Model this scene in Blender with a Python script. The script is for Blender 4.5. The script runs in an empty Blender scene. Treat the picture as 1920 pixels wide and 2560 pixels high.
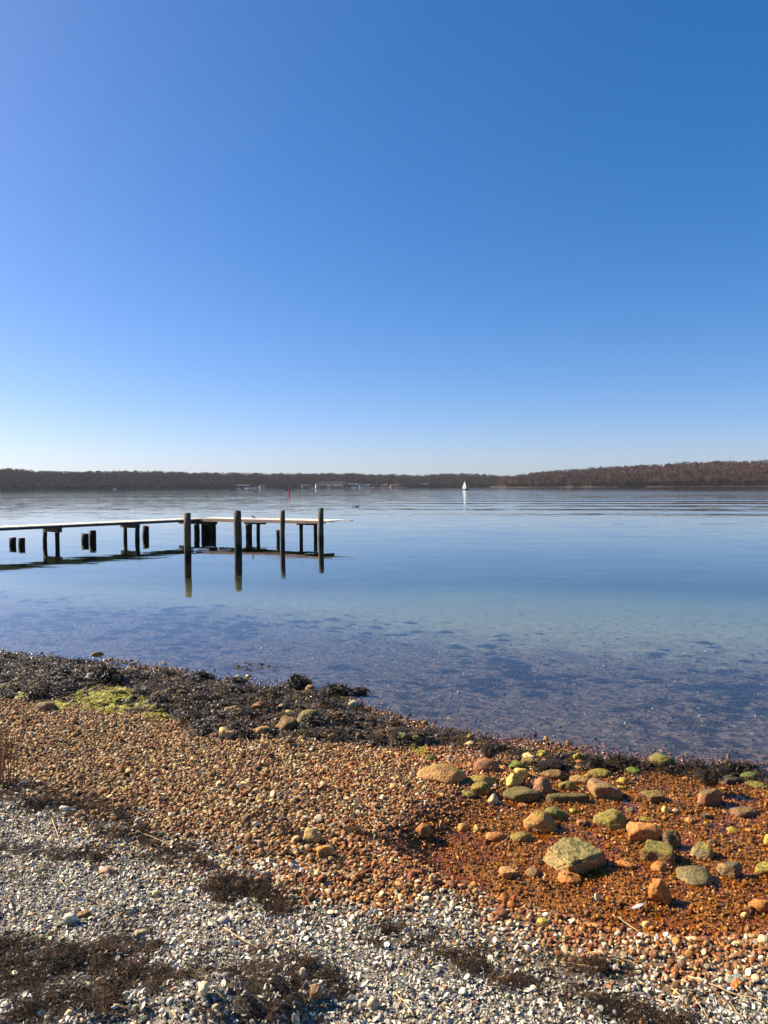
import bpy, bmesh, math, random
import numpy as np
from mathutils import Vector, Matrix, Euler

R = math.radians
random.seed(7)
rng = np.random.default_rng(11)
scene = bpy.context.scene
COL = scene.collection

# ------------------------------------------------------------------ camera, sky, sun, exposure
CAM_H, PITCH, ROLL = 1.9, 1.95, -0.31
cam_d = bpy.data.cameras.new('camera')
cam_d.sensor_fit = 'VERTICAL'; cam_d.sensor_height = 36.0; cam_d.sensor_width = 27.0; cam_d.lens = 26.0
cam_d.clip_start = 0.05; cam_d.clip_end = 30000
cam = bpy.data.objects.new('camera', cam_d); COL.objects.link(cam)
RM = Matrix.Rotation(R(90 - PITCH), 3, 'X') @ Matrix.Rotation(R(ROLL), 3, 'Z')
cam.matrix_world = Matrix.Translation((0, 0, CAM_H)) @ RM.to_4x4()
scene.camera = cam

SUN_AZ, SUN_EL = 70.0, 33.0            # degrees to the left of the view direction, above the horizon
sun_vec = Vector((-math.sin(R(SUN_AZ)) * math.cos(R(SUN_EL)), math.cos(R(SUN_AZ)) * math.cos(R(SUN_EL)), math.sin(R(SUN_EL))))
sd = bpy.data.lights.new('sun', 'SUN'); sd.energy = 5.0; sd.angle = R(0.53); sd.color = (1.0, 0.89, 0.71)
so = bpy.data.objects.new('sun', sd); COL.objects.link(so)
so.rotation_euler = sun_vec.to_track_quat('Z', 'Y').to_euler(); so.location = (-30, 10, 30)

world = bpy.data.worlds.new('World'); scene.world = world; world.use_nodes = True
wn = world.node_tree.nodes; wl = world.node_tree.links
for n in list(wn): wn.remove(n)
wo = wn.new('ShaderNodeOutputWorld'); bg = wn.new('ShaderNodeBackground'); sk = wn.new('ShaderNodeTexSky')
sk.sky_type = 'NISHITA'; sk.sun_disc = False
sk.sun_elevation = R(SUN_EL); sk.sun_rotation = R(-SUN_AZ)
sk.altitude = 500; sk.air_density = 0.8; sk.dust_density = 1.2; sk.ozone_density = 3.0
hs = wn.new('ShaderNodeHueSaturation'); hs.inputs['Saturation'].default_value = 1.36
wb = wn.new('ShaderNodeMix'); wb.data_type = 'RGBA'; wb.blend_type = 'MULTIPLY'; wb.inputs[0].default_value = 1; wb.inputs[7].default_value = (1.98, 2.0, 2.43, 1)
pre = wn.new('ShaderNodeVectorMath'); pre.operation = 'SCALE'; pre.inputs['Scale'].default_value = .3; gm = wn.new('ShaderNodeGamma'); gm.inputs[1].default_value = .80
wl.new(sk.outputs[0], hs.inputs['Color']); wl.new(hs.outputs[0], pre.inputs[0]); wl.new(pre.outputs[0], gm.inputs[0]); wl.new(gm.outputs[0], wb.inputs[6]); wl.new(wb.outputs[2], bg.inputs[0])
bg.inputs[1].default_value = 0.098
wl.new(bg.outputs[0], wo.inputs[0])

scene.view_settings.view_transform = 'Standard'; scene.view_settings.look = 'None'
scene.view_settings.gamma = 1; scene.view_settings.use_curve_mapping = False
scene.view_settings.exposure = 1.3
scene.render.engine = 'CYCLES'
scene.cycles.use_denoising = True
scene.cycles.max_bounces = 7; scene.cycles.transparent_max_bounces = 12
scene.cycles.diffuse_bounces = 1; scene.cycles.glossy_bounces = 3; scene.cycles.volume_bounces = 0
scene.cycles.caustics_reflective = False; scene.cycles.caustics_refractive = False
scene.cycles.sample_clamp_indirect = 6; scene.cycles.volume_step_rate = 4

# ------------------------------------------------------------------ reading positions off the photograph (1920 x 2560)
F = 2560 * 26 / 36
RMn = np.array(RM)
def ray(px, py):
    d = np.array([(px - 960) / F, -(py - 1280) / F, -1.0])
    return RMn @ d
def W(px, py, z=0.0):
    d = ray(px, py); t = (z - CAM_H) / d[2]
    return (d[0] * t, d[1] * t)
def at_depth(px, py, y):
    d = ray(px, py); t = y / d[1]
    return Vector((d[0] * t, y, CAM_H + d[2] * t))
def project(P):
    q = (np.asarray(P) - np.array([0, 0, CAM_H])) @ RMn
    return 960 + F * q[:, 0] / -q[:, 2], 1280 - F * q[:, 1] / -q[:, 2]

def sstep(a, b, x):
    t = np.clip((x - a) / (b - a), 0, 1); return t * t * (3 - 2 * t)
def _h(i, j, k):
    n = (i * 374761393 + j * 668265263 + k * 2147483647 % 1013904223) & 0xffffffff
    n = ((n ^ (n >> 13)) * 1274126177) & 0xffffffff
    return ((n ^ (n >> 16)) & 0xffff) / 65535.0
def vnoise(x, y, z=None):
    x = np.asarray(x, float); y = np.asarray(y, float); z = np.zeros_like(x) if z is None else np.asarray(z, float)
    i, j, k = np.floor(x).astype(np.int64), np.floor(y).astype(np.int64), np.floor(z).astype(np.int64)
    u, v, w = x - i, y - j, z - k
    u, v, w = u * u * (3 - 2 * u), v * v * (3 - 2 * v), w * w * (3 - 2 * w)
    r = 0
    for a in (0, 1):
        for b in (0, 1):
            for c in (0, 1):
                r = r + _h(i + a, j + b, k + c) * (u if a else 1 - u) * (v if b else 1 - v) * (w if c else 1 - w)
    return r * 2 - 1
def poly_mask(poly, x, y, soft):
    """1 inside a polygon, falling to 0 over `soft` metres outside"""
    x = np.asarray(x, float); y = np.asarray(y, float)
    inside = np.zeros(x.shape, bool); dist = np.full(x.shape, 1e9)
    n = len(poly)
    for a in range(n):
        (x0, y0), (x1, y1) = poly[a], poly[(a + 1) % n]
        cross = ((y0 > y) != (y1 > y)) & (x < (x1 - x0) * (y - y0) / ((y1 - y0) or 1e-9) + x0)
        inside ^= cross
        t = np.clip(((x - x0) * (x1 - x0) + (y - y0) * (y1 - y0)) / max((x1 - x0) ** 2 + (y1 - y0) ** 2, 1e-12), 0, 1)
        dist = np.minimum(dist, np.hypot(x - x0 - t * (x1 - x0), y - y0 - t * (y1 - y0)))
    return np.where(inside, 1.0, 1 - sstep(0, soft, dist))
def seg_dist(x, y, s):
    x0, y0, x1, y1 = s
    t = np.clip(((x - x0) * (x1 - x0) + (y - y0) * (y1 - y0)) / max((x1 - x0) ** 2 + (y1 - y0) ** 2, 1e-12), 0, 1)
    return np.hypot(x - x0 - t * (x1 - x0), y - y0 - t * (y1 - y0))

# ------------------------------------------------------------------ shape of the shore
shore_px = [(0, 1648), (250, 1668), (560, 1712), (780, 1745), (900, 1790), (1100, 1852), (1250, 1880), (1450, 1900), (1650, 1925), (1900, 1948)]
SH = sorted([W(*p) for p in shore_px])
SHX = np.array([-400, -60, -20] + [p[0] for p in SH] + [4, 8, 20, 60, 400], float)
SHY = np.array([60, 27, 15.2] + [p[1] for p in SH] + [4.25, 3.0, 0, -8, -70], float)
def shore_y(x): return np.interp(x, SHX, SHY)
basin_px = [(1090, 2130), (1130, 2085), (1200, 2040), (1300, 1990), (1420, 1965), (1480, 1930), (1600, 1900), (1920, 1930), (2500, 1960),
            (2700, 2240), (2300, 2275), (1920, 2300), (1820, 2318), (1700, 2335), (1550, 2318), (1420, 2280), (1300, 2245), (1210, 2215), (1150, 2190), (1100, 2160)]
BASIN = [W(px, py, 0.03) for px, py in basin_px]
heaps = [(W(600, 2490, .33), .16, .055), (W(690, 2450, .33), .13, .05), (W(450, 2480, .33), .12, .03), (W(120, 2500, .36), .28, .03),
         (W(1000, 2350, .25), .11, .02), (W(1500, 2385, .25), .09, .03), (W(60, 2010, .25), .3, .03)]
WRACK = [W(px, py, .08) for px, py in [(-500, 1600), (0, 1632), (120, 1628), (250, 1648), (330, 1672), (480, 1684), (560, 1698), (690, 1696), (860, 1720), (915, 1764), (1010, 1800), (1075, 1830), (1000, 1852), (950, 1855), (860, 1848), (750, 1848),
                                    (560, 1858), (500, 1835), (420, 1790), (300, 1785), (200, 1762), (100, 1762), (0, 1745), (-500, 1700)]]
def terrain(x, y):
    x = np.asarray(x, float); y = np.asarray(y, float)
    s = (shore_y(x) - y) * 0.92
    up = np.where(s > 0, s, 0); dn = np.where(s < 0, -s, 0)
    z = 0.078 * up / (1 + 0.012 * up)
    z = np.where(s > 0, z, -(0.045 * np.minimum(dn, 3) + 0.062 * np.clip(dn - 3, 0, 18) + 0.03 * np.clip(dn - 21, 0, 120)))
    z = z + 0.012 * vnoise(x * 1.7, y * 1.7) + 0.006 * vnoise(x * 6 + 9, y * 6) * (s > -3)
    b = poly_mask(BASIN, x, y, 0.30)
    zb = 0.016 * np.clip(s / 0.8, -1, 1) + 0.010 * vnoise(x * 7, y * 7 + 3) + 0.004 * vnoise(x * 19, y * 19)
    b = b * (s > -0.5)
    z = z * (1 - b) + np.minimum(z, zb) * b
    near = (np.abs(x) < 12) & (y < 14) & (y > 2)
    if np.any(near): z = z + near * poly_mask(WRACK, x, y, .1) * (s > .15) * np.clip(.012 + .045 * vnoise(x * 4.3, y * 4.3 + 7) + .02 * vnoise(x * 11, y * 11), 0, 1)
    for (hx, hy), r, h in heaps:
        d2 = ((x - hx) ** 2 + (y - hy) ** 2) / r ** 2
        z = z + h * np.exp(-d2) * (0.75 + 0.8 * vnoise(x * 10, y * 10) + .3 * vnoise(x * 27, y * 27))
    return z
def G(px, py):
    d = ray(px, py); t = (0 - CAM_H) / d[2]
    for _ in range(14):
        z = float(terrain(d[0] * t, d[1] * t)); t = 0.5 * t + 0.5 * (z - CAM_H) / d[2]
    return Vector((d[0] * t, d[1] * t, CAM_H + d[2] * t))

# ------------------------------------------------------------------ helpers
def set_(o, **kw):
    for k, v in kw.items():
        if v is not None: o[k] = v
    return o
def mesh_obj(name, verts, faces, mat=None, parent=None, smooth=False, loc=None):
    me = bpy.data.meshes.new(name)
    me.from_pydata([tuple(v) for v in verts], [], [tuple(f) for f in faces])
    if smooth: me.polygons.foreach_set('use_smooth', [True] * len(me.polygons))
    if mat: me.materials.append(mat)
    me.update()
    o = bpy.data.objects.new(name, me); COL.objects.link(o)
    if parent: o.parent = parent
    if loc is not None: o.location = loc
    return o
def link_copy(src, name=None):
    c = src.copy(); COL.objects.link(c); return c
def empty(name, loc=(0, 0, 0), rz=0, **kw):
    o = bpy.data.objects.new(name, None); COL.objects.link(o); o.location = loc; o.rotation_euler = (0, 0, rz)
    o.empty_display_size = 0.1
    return set_(o, **kw)
class MB:
    def __init__(s): s.v = []; s.f = []
    def add(s, v, f):
        n = len(s.v); s.v += [tuple(p) for p in v]; s.f += [tuple(i + n for i in q) for q in f]
    def box(s, c, d, M=None, jit=0):
        x, y, z = d[0] / 2, d[1] / 2, d[2] / 2
        v = [Vector((a * x, b * y, e * z)) for a in (-1, 1) for b in (-1, 1) for e in (-1, 1)]
        if jit: v = [p + Vector((random.uniform(-jit, jit) for _ in range(3))) for p in v]
        v = [(M @ p if M else p) + Vector(c) for p in v]
        s.add(v, [(0, 1, 3, 2), (4, 6, 7, 5), (0, 4, 5, 1), (2, 3, 7, 6), (0, 2, 6, 4), (1, 5, 7, 3)])
    def tube(s, pts, rad, n=6, cap=True):
        pts = [Vector(p) for p in pts]
        rad = rad if hasattr(rad, '__len__') else [rad] * len(pts)
        rings = []
        for i, p in enumerate(pts):
            t = (pts[min(i + 1, len(pts) - 1)] - pts[max(i - 1, 0)]).normalized()
            u = t.cross(Vector((0, 0, 1)) if abs(t.z) < .9 else Vector((1, 0, 0))).normalized(); w = t.cross(u)
            rings.append([p + (u * math.cos(2 * math.pi * k / n) + w * math.sin(2 * math.pi * k / n)) * rad[i] for k in range(n)])
        v = [q for r in rings for q in r]; f = []
        for i in range(len(pts) - 1):
            for k in range(n): f.append((i * n + k, i * n + (k + 1) % n, (i + 1) * n + (k + 1) % n, (i + 1) * n + k))
        if cap: f.append(tuple(range(n))[::-1]); f.append(tuple(len(v) - n + k for k in range(n)))
        s.add(v, f)
    def obj(s, name, mat, parent=None, smooth=False, loc=None): return mesh_obj(name, s.v, s.f, mat, parent, smooth, loc)

class NT:
    """small wrapper to write materials tersely"""
    def __init__(s, name):
        s.m = bpy.data.materials.new(name); s.m.use_nodes = True; s.t = s.m.node_tree
        for n in list(s.t.nodes): s.t.nodes.remove(n)
        s.out = s.t.nodes.new('ShaderNodeOutputMaterial')
    def n(s, typ, ins=None, **kw):
        nd = s.t.nodes.new('ShaderNode' + typ)
        for k, v in kw.items(): setattr(nd, k, v)
        for k, v in (ins or {}).items():
            sock = nd.inputs[k]
            if isinstance(v, bpy.types.NodeSocket): s.t.links.new(v, sock)
            else: sock.default_value = v
        return nd
    def l(s, a, b): s.t.links.new(a, b)
    def pos(s): return s.n('NewGeometry').outputs['Position']
    def scale(s, vec, sc): return s.n('VectorMath', {0: vec, 1: sc}, operation='MULTIPLY').outputs[0]
    def noise(s, vec, scale, detail=3, rough=.55, out='Fac'):
        return s.n('TexNoise', {'Vector': vec, 'Scale': scale, 'Detail': detail, 'Roughness': rough}).outputs[out]
    def math(s, op, a, b=0.0, c=0.0, clamp=False):
        return s.n('Math', {0: a, 1: b, 2: c}, operation=op, use_clamp=clamp).outputs[0]
    def mapr(s, v, a, b, c=0.0, d=1.0, smooth=True):
        return s.n('MapRange', {0: v, 1: a, 2: b, 3: c, 4: d}, interpolation_type='SMOOTHSTEP' if smooth else 'LINEAR').outputs[0]
    def mix(s, fac, a, b, blend='MIX'):
        nd = s.t.nodes.new('ShaderNodeMix'); nd.data_type = 'RGBA'; nd.blend_type = blend
        for idx, v in ((0, fac), (6, a), (7, b)):
            if isinstance(v, bpy.types.NodeSocket): s.t.links.new(v, nd.inputs[idx])
            else: nd.inputs[idx].default_value = v if idx == 0 else (*v[:3], 1)
        return nd.outputs[2]
    def principled(s, color, rough=.8, bump=None, bump_str=.5, bump_dist=.01, spec=.5, **kw):
        p = s.n('BsdfPrincipled', {'Roughness': rough, 'Specular IOR Level': spec})
        if isinstance(color, bpy.types.NodeSocket): s.l(color, p.inputs['Base Color'])
        else: p.inputs['Base Color'].default_value = (*color[:3], 1)
        for k, v in kw.items(): p.inputs[k.replace('_', ' ')].default_value = v
        if bump is not None:
            b = s.n('Bump', {'Height': bump, 'Strength': bump_str, 'Distance': bump_dist}); s.l(b.outputs[0], p.inputs['Normal'])
        s.l(p.outputs[0], s.out.inputs[0]); return p
def plain(name, col, rough=.8, var=.25, nscale=20, bump=.4, dist=.005, spec=.4, coord='Object'):
    t = NT(name); c = t.n('TexCoord').outputs[coord]
    nz = t.noise(c, nscale, 4)
    colr = t.mix(nz, tuple(max(0, k * (1 - var)) for k in col), tuple(k * (1 + var) for k in col))
    t.principled(colr, rough, nz, bump, dist, spec); return t.m

# ------------------------------------------------------------------ materials
def attr(t, name, what='Color', typ='INSTANCER'):
    return t.n('Attribute', attribute_type=typ, attribute_name=name).outputs[what]
def mat_pebble():
    t = NT('pebble_stone'); c = t.n('TexCoord').outputs['Object']
    col = attr(t, 'col'); wet = attr(t, 'wet', 'Fac')
    rnd = t.n('ObjectInfo').outputs['Random']
    off = t.n('VectorMath', {0: c, 1: t.n('CombineXYZ', {0: t.math('MULTIPLY', rnd, 31.0), 1: rnd}).outputs[0]}, operation='ADD').outputs[0]
    n1 = t.noise(off, 1.6, 4, .65); n2 = t.noise(off, 9, 3)
    k = t.mapr(n1, .35, .65, .72, 1.22)
    cc = t.n('VectorMath', {0: col, 'Scale': k}, operation='SCALE').outputs[0]
    cc = t.mix(t.mapr(n2, .58, .72, 0, .14), cc, (.5, .44, .34))
    rough = t.mapr(wet, 0, 1, .85, .14, False)
    p = t.principled(cc, .8, n2, .35, .05, .28); t.l(rough, p.inputs['Roughness']); return t.m
def mat_shell():
    t = NT('mussel_shell'); c = t.n('TexCoord').outputs['Object']
    col = attr(t, 'col'); n1 = t.n('TexWave', {'Vector': c, 'Scale': 3.0, 'Distortion': 2.0, 'Detail': 2.0}, wave_type='RINGS').outputs['Fac']
    cc = t.mix(t.mapr(n1, .3, .8, 0, .3), col, (.6, .57, .53))
    t.principled(cc, .55, n1, .2, .03, .3); return t.m
def mat_rock():
    t = NT('boulder_stone'); c = t.n('TexCoord').outputs['Object']
    g = t.n('NewGeometry')
    rnd = t.n('ObjectInfo').outputs['Random']
    off = t.n('VectorMath', {0: c, 1: t.n('CombineXYZ', {0: t.math('MULTIPLY', rnd, 37.0), 1: rnd}).outputs[0]}, operation='ADD').outputs[0]
    n1 = t.noise(off, 9, 5, .6); n2 = t.noise(off, 70, 4, .65); n3 = t.noise(off, 22, 4, .6)
    col, col2 = attr(t, 'col', typ='OBJECT'), attr(t, 'col2', typ='OBJECT')
    moss, mcol = attr(t, 'moss', 'Fac', 'OBJECT'), attr(t, 'mosscol', typ='OBJECT')
    cc = t.mix(t.mapr(t.math('ADD', t.math('MULTIPLY', n1, .6), t.math('MULTIPLY', n3, .4)), .40, .60), col, col2)
    cc = t.mix(t.mapr(n2, .57, .72, 0, .25), cc, (.55, .42, .26))
    cc = t.mix(t.mapr(n2, .50, .30, 0, .85), cc, (.035, .022, .012))
    nz = t.n('SeparateXYZ', {0: g.outputs['Normal']}).outputs[2]
    mm = t.math('ADD', t.math('MULTIPLY', nz, .55), t.math('MULTIPLY', n3, .9))
    thr = t.mapr(moss, 0, 1, 1.25, .30, False)
    mk = t.math('MULTIPLY', t.mapr(t.math('SUBTRACT', mm, thr), -.05, .16), t.mapr(n2, .3, .6, .35, .95))
    mc = t.mix(t.mapr(n2, .35, .62), (.03, .026, .008), mcol); mc = t.mix(t.mapr(n1, .55, .75, 0, .7), mc, (.16, .11, .03))
    cc = t.mix(mk, cc, mc)
    hgt = t.math('ADD', t.math('MULTIPLY', n2, .6), t.math('MULTIPLY', n1, .7))
    t.principled(cc, .72, hgt, 1.0, .02, .35); return t.m
def mat_weed(name, a, b, rough=.45, spec=.5):
    t = NT(name); rnd = t.n('ObjectInfo').outputs['Random']; c = t.n('TexCoord').outputs['Object']
    n1 = t.noise(c, 30, 2)
    cc = t.mix(t.math('MULTIPLY_ADD', n1, .9, t.math('MULTIPLY', rnd, .2)), a, b)
    t.principled(cc, rough, None, spec=spec); return t.m
def mat_wood(name, a, b, rough=.8, axis=(1, 12, 12), low=None):
    t = NT(name); c = t.n('TexCoord').outputs['Object']; rnd = t.n('ObjectInfo').outputs['Random']
    v = t.scale(c, axis); n1 = t.noise(v, 2.2, 5, .65); n2 = t.noise(c, 1.3, 2)
    cc = t.mix(t.mapr(n1, .3, .7), a, b)
    cc = t.mix(t.math('MULTIPLY', rnd, .35), cc, tuple(.55 * k for k in a))
    if low:
        z = t.n('SeparateXYZ', {0: t.pos()}).outputs[2]
        cc = t.mix(t.mapr(t.math('ADD', z, t.math('MULTIPLY', n2, .3)), .22, .5, 1, 0), cc, low)
    t.principled(cc, rough, n1, .7, .012, .3); return t.m

M = {}
M['pebble'] = mat_pebble(); M['shell'] = mat_shell(); M['rock'] = mat_rock()
M['weed'] = mat_weed('bladderwrack_frond', (.006, .0045, .003), (.055, .035, .014), .48, .3)
M['weed_b'] = mat_weed('brown_bladderwrack_frond', (.03, .017, .005), (.16, .095, .03), .48, .3)
M['dry'] = mat_weed('dried_eelgrass', (.004, .003, .002), (.036, .021, .012), .75, .12)
M['algae'] = mat_weed('green_algae', (.20, .18, .01), (.52, .46, .03), .6)
M['bedweed'] = mat_weed('submerged_weed', (.016, .014, .014), (.05, .042, .034), .8, .1)
M['straw'] = plain('dry_straw', (.42, .28, .12), .7, .3, 30)
M['reed'] = plain('dry_reed', (.28, .13, .05), .7, .3, 30)
M['twig'] = plain('brown_twig', (.10, .055, .03), .8, .35, 40)
M['deck'] = mat_wood('weathered_deck_board', (.62, .54, .44), (.78, .70, .58))
M['edge'] = mat_wood('pink_grey_edge_beam', (.40, .25, .18), (.56, .38, .28))
M['beam'] = mat_wood('dark_pier_timber', (.05, .038, .03), (.10, .075, .055))
M['post'] = mat_wood('weathered_mooring_post', (.07, .05, .032), (.19, .14, .09), .9, (14, 14, 1), (.025, .021, .011))
M['pile'] = mat_wood('dark_wet_pile', (.028, .022, .017), (.07, .052, .038), .8, (14, 14, 1), (.015, .014, .009))

# ---- ground sheet
def mat_ground():
    t = NT('beach_ground'); p = t.pos()
    z = t.n('SeparateXYZ', {0: p}).outputs[2]; y = t.n('SeparateXYZ', {0: p}).outputs[1]
    nb = t.noise(p, 3, 4); ns = t.noise(p, 140, 3, .7); nm = t.noise(p, 38, 4, .7)
    vor = t.n('TexVoronoi', {'Vector': p, 'Scale': 75.0}); vc = vor.outputs['Color']; vd = vor.outputs['Distance']
    dry = t.mix(nm, (.05, .032, .02), (.16, .10, .06))
    zone = t.n('Attribute', attribute_type='GEOMETRY', attribute_name='zone').outputs['Color']
    zs = t.n('SeparateColor', {0: zone})
    dry = t.mix(zs.outputs[1], dry, t.mix(ns, (.05, .04, .029), (.37, .31, .225)))          # shell bank
    dry = t.mix(t.math('MULTIPLY', zs.outputs[2], .7), dry, t.mix(nm, (.015, .010, .007), (.07, .045, .028)))           # dark drift
    dry = t.mix(zs.outputs[0], dry, t.mix(ns, (.10, .032, .006), (.38, .145, .022)))           # rust stained basin
    # lake bed: weed stained near the shore, pale sand further out
    pe = t.scale(p, (1, 1, 1))
    sand = t.mix(t.noise(p, 6, 4), (.19, .185, .11), (.30, .285, .18))
    shore = t.mix(t.mapr(t.math('ADD', t.math('MULTIPLY', nm, .5), t.math('MULTIPLY', t.noise(p, 13, 4, .6), .5)), .40, .62), (.010, .009, .009), (.15, .105, .072))
    shore = t.mix(t.mapr(ns, .68, .76, 0, .6), shore, (.42, .34, .26))
    wob = t.math('ADD', z, t.math('MULTIPLY', t.math('SUBTRACT', nb, .5), .34))
    bed = t.mix(t.mapr(wob, -.10, -.40), shore, sand)
    patch = t.mapr(t.noise(t.scale(p, (1, .9, 1)), 10.0, 5, .62), .53, .62)
    bed = t.mix(t.math('MULTIPLY', patch, t.mapr(z, -.75, -.45, .05, .7)), bed, (.035, .035, .032))
    px_ = t.n('SeparateXYZ', {0: p}).outputs[0]                       # the sandy flat reaches farther out on the right
    zz = t.math('ADD', z, t.mapr(t.math('SUBTRACT', px_, t.math('MULTIPLY', y, .02)), -3.5, 2.0, 0, .34))
    far = t.mapr(t.math('ADD', zz, t.math('MULTIPLY', t.math('SUBTRACT', nb, .5), .15)), -.24, -.62)
    bed = t.mix(far, bed, (.050, .054, .016))
    cc = t.mix(t.mapr(z, -.03, .01), bed, dry)
    rough = t.mapr(zs.outputs[0], 0, 1, .9, .3, False)
    hh = t.math('ADD', t.math('MULTIPLY', ns, .6), nm)
    pr = t.principled(cc, .9, hh, .8, .012, .3); t.l(rough, pr.inputs['Roughness']); return t.m
def axis(lo, hi, fine_lo, fine_hi, step, growth):
    a = list(np.arange(fine_lo, fine_hi + 1e-6, step)); s = step
    while a[-1] < hi: s *= growth; a.append(a[-1] + s)
    s = step; b = []; q = fine_lo
    while q > lo: s *= growth; q -= s; b.append(q)
    return np.array(b[::-1] + a)
streaks = [(0, 1975, 250, 2005, .20), (200, 2010, 430, 2125, .09), (430, 2105, 640, 2215, .07), (560, 2200, 740, 2260, .09),
           (970, 2315, 1120, 2350, .07), (1120, 2350, 1280, 2405, .08), (1420, 2360, 1560, 2400, .07), (1380, 2430, 1600, 2480, .07), (1600, 2480, 1820, 2550, .08),
           (-40, 2450, 280, 2420, .17), (40, 2550, 300, 2520, .16), (400, 2500, 770, 2440, .13), (480, 2480, 720, 2530, .15),
           (640, 1995, 760, 2060, .05), (870, 2030, 1010, 2062, .04), (0, 2115, 260, 2145, .06), (760, 2100, 860, 2130, .03)]
STREAK = []
for x0, y0, x1, y1, r in streaks:
    a, b = W(x0, y0, .27), W(x1, y1, .27); STREAK.append((a[0], a[1], b[0], b[1], r))
def streak(x, y):
    m = np.zeros(np.shape(x))
    for s in STREAK: m = np.maximum(m, 1 - sstep((.1), 1.4, seg_dist(x, y, s[:4]) / s[4] + .55 * vnoise(np.asarray(x) * 9, np.asarray(y) * 9) + .35 * vnoise(np.asarray(x) * 26, np.asarray(y) * 26)))
    return m
SHELL_LINE = [W(px, py, .22) for px, py in [(-700, 1900), (0, 1945), (150, 1990), (300, 2050), (500, 2110), (700, 2180), (900, 2205), (1200, 2235), (1500, 2315), (1920, 2325), (2600, 2340)]]
SLX, SLY = np.array([p[0] for p in SHELL_LINE]), np.array([p[1] for p in SHELL_LINE])
def shellness(x, y):
    d = np.interp(x, SLX, SLY) - y
    return sstep(-.10, .55, d + .18 * vnoise(np.asarray(x) * 4, np.asarray(y) * 4) + .1 * vnoise(np.asarray(x) * 13, np.asarray(y) * 13))

xs = axis(-3000, 3000, -5.6, 5.4, .045, 1.13); ys = axis(-140, 3000, 1.2, 9.5, .045, 1.13)
gx, gy = np.meshgrid(xs, ys); gz = terrain(gx, gy)
nx, ny = len(xs), len(ys)
idx = np.arange(nx * ny).reshape(ny, nx)
quads = np.stack([idx[:-1, :-1], idx[:-1, 1:], idx[1:, 1:], idx[1:, :-1]], -1).reshape(-1, 4)
def np_mesh(name, V, Q, mat, smooth=True):
    me = bpy.data.meshes.new(name)
    me.vertices.add(len(V)); me.vertices.foreach_set('co', np.asarray(V, np.float32).ravel())
    me.loops.add(Q.size); me.loops.foreach_set('vertex_index', Q.ravel().astype(np.int32))
    me.polygons.add(len(Q)); me.polygons.foreach_set('loop_start', (np.arange(len(Q)) * Q.shape[1]).astype(np.int32))
    me.polygons.foreach_set('use_smooth', np.full(len(Q), smooth))
    me.materials.append(mat); me.update(calc_edges=True); me.validate()
    o = bpy.data.objects.new(name, me); COL.objects.link(o); return o
ground = np_mesh('beach_ground', np.stack([gx, gy, gz], -1).reshape(-1, 3), quads, mat_ground())
ground['kind'] = 'structure'
near = (np.abs(gx) < 8) & (gy < 14) & (gy > -2)
zn = np.zeros((ny, nx, 4), np.float32); zn[..., 3] = 1
zn[..., 0] = np.where(near, poly_mask(BASIN, gx, gy, .42), 0)
zn[..., 1] = np.where(near, shellness(gx, gy), 0); zn[..., 2] = np.where(near, streak(gx, gy), 0)
ca = ground.data.color_attributes.new('zone', 'FLOAT_COLOR', 'POINT'); ca.data.foreach_set('color', zn.ravel())

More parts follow.
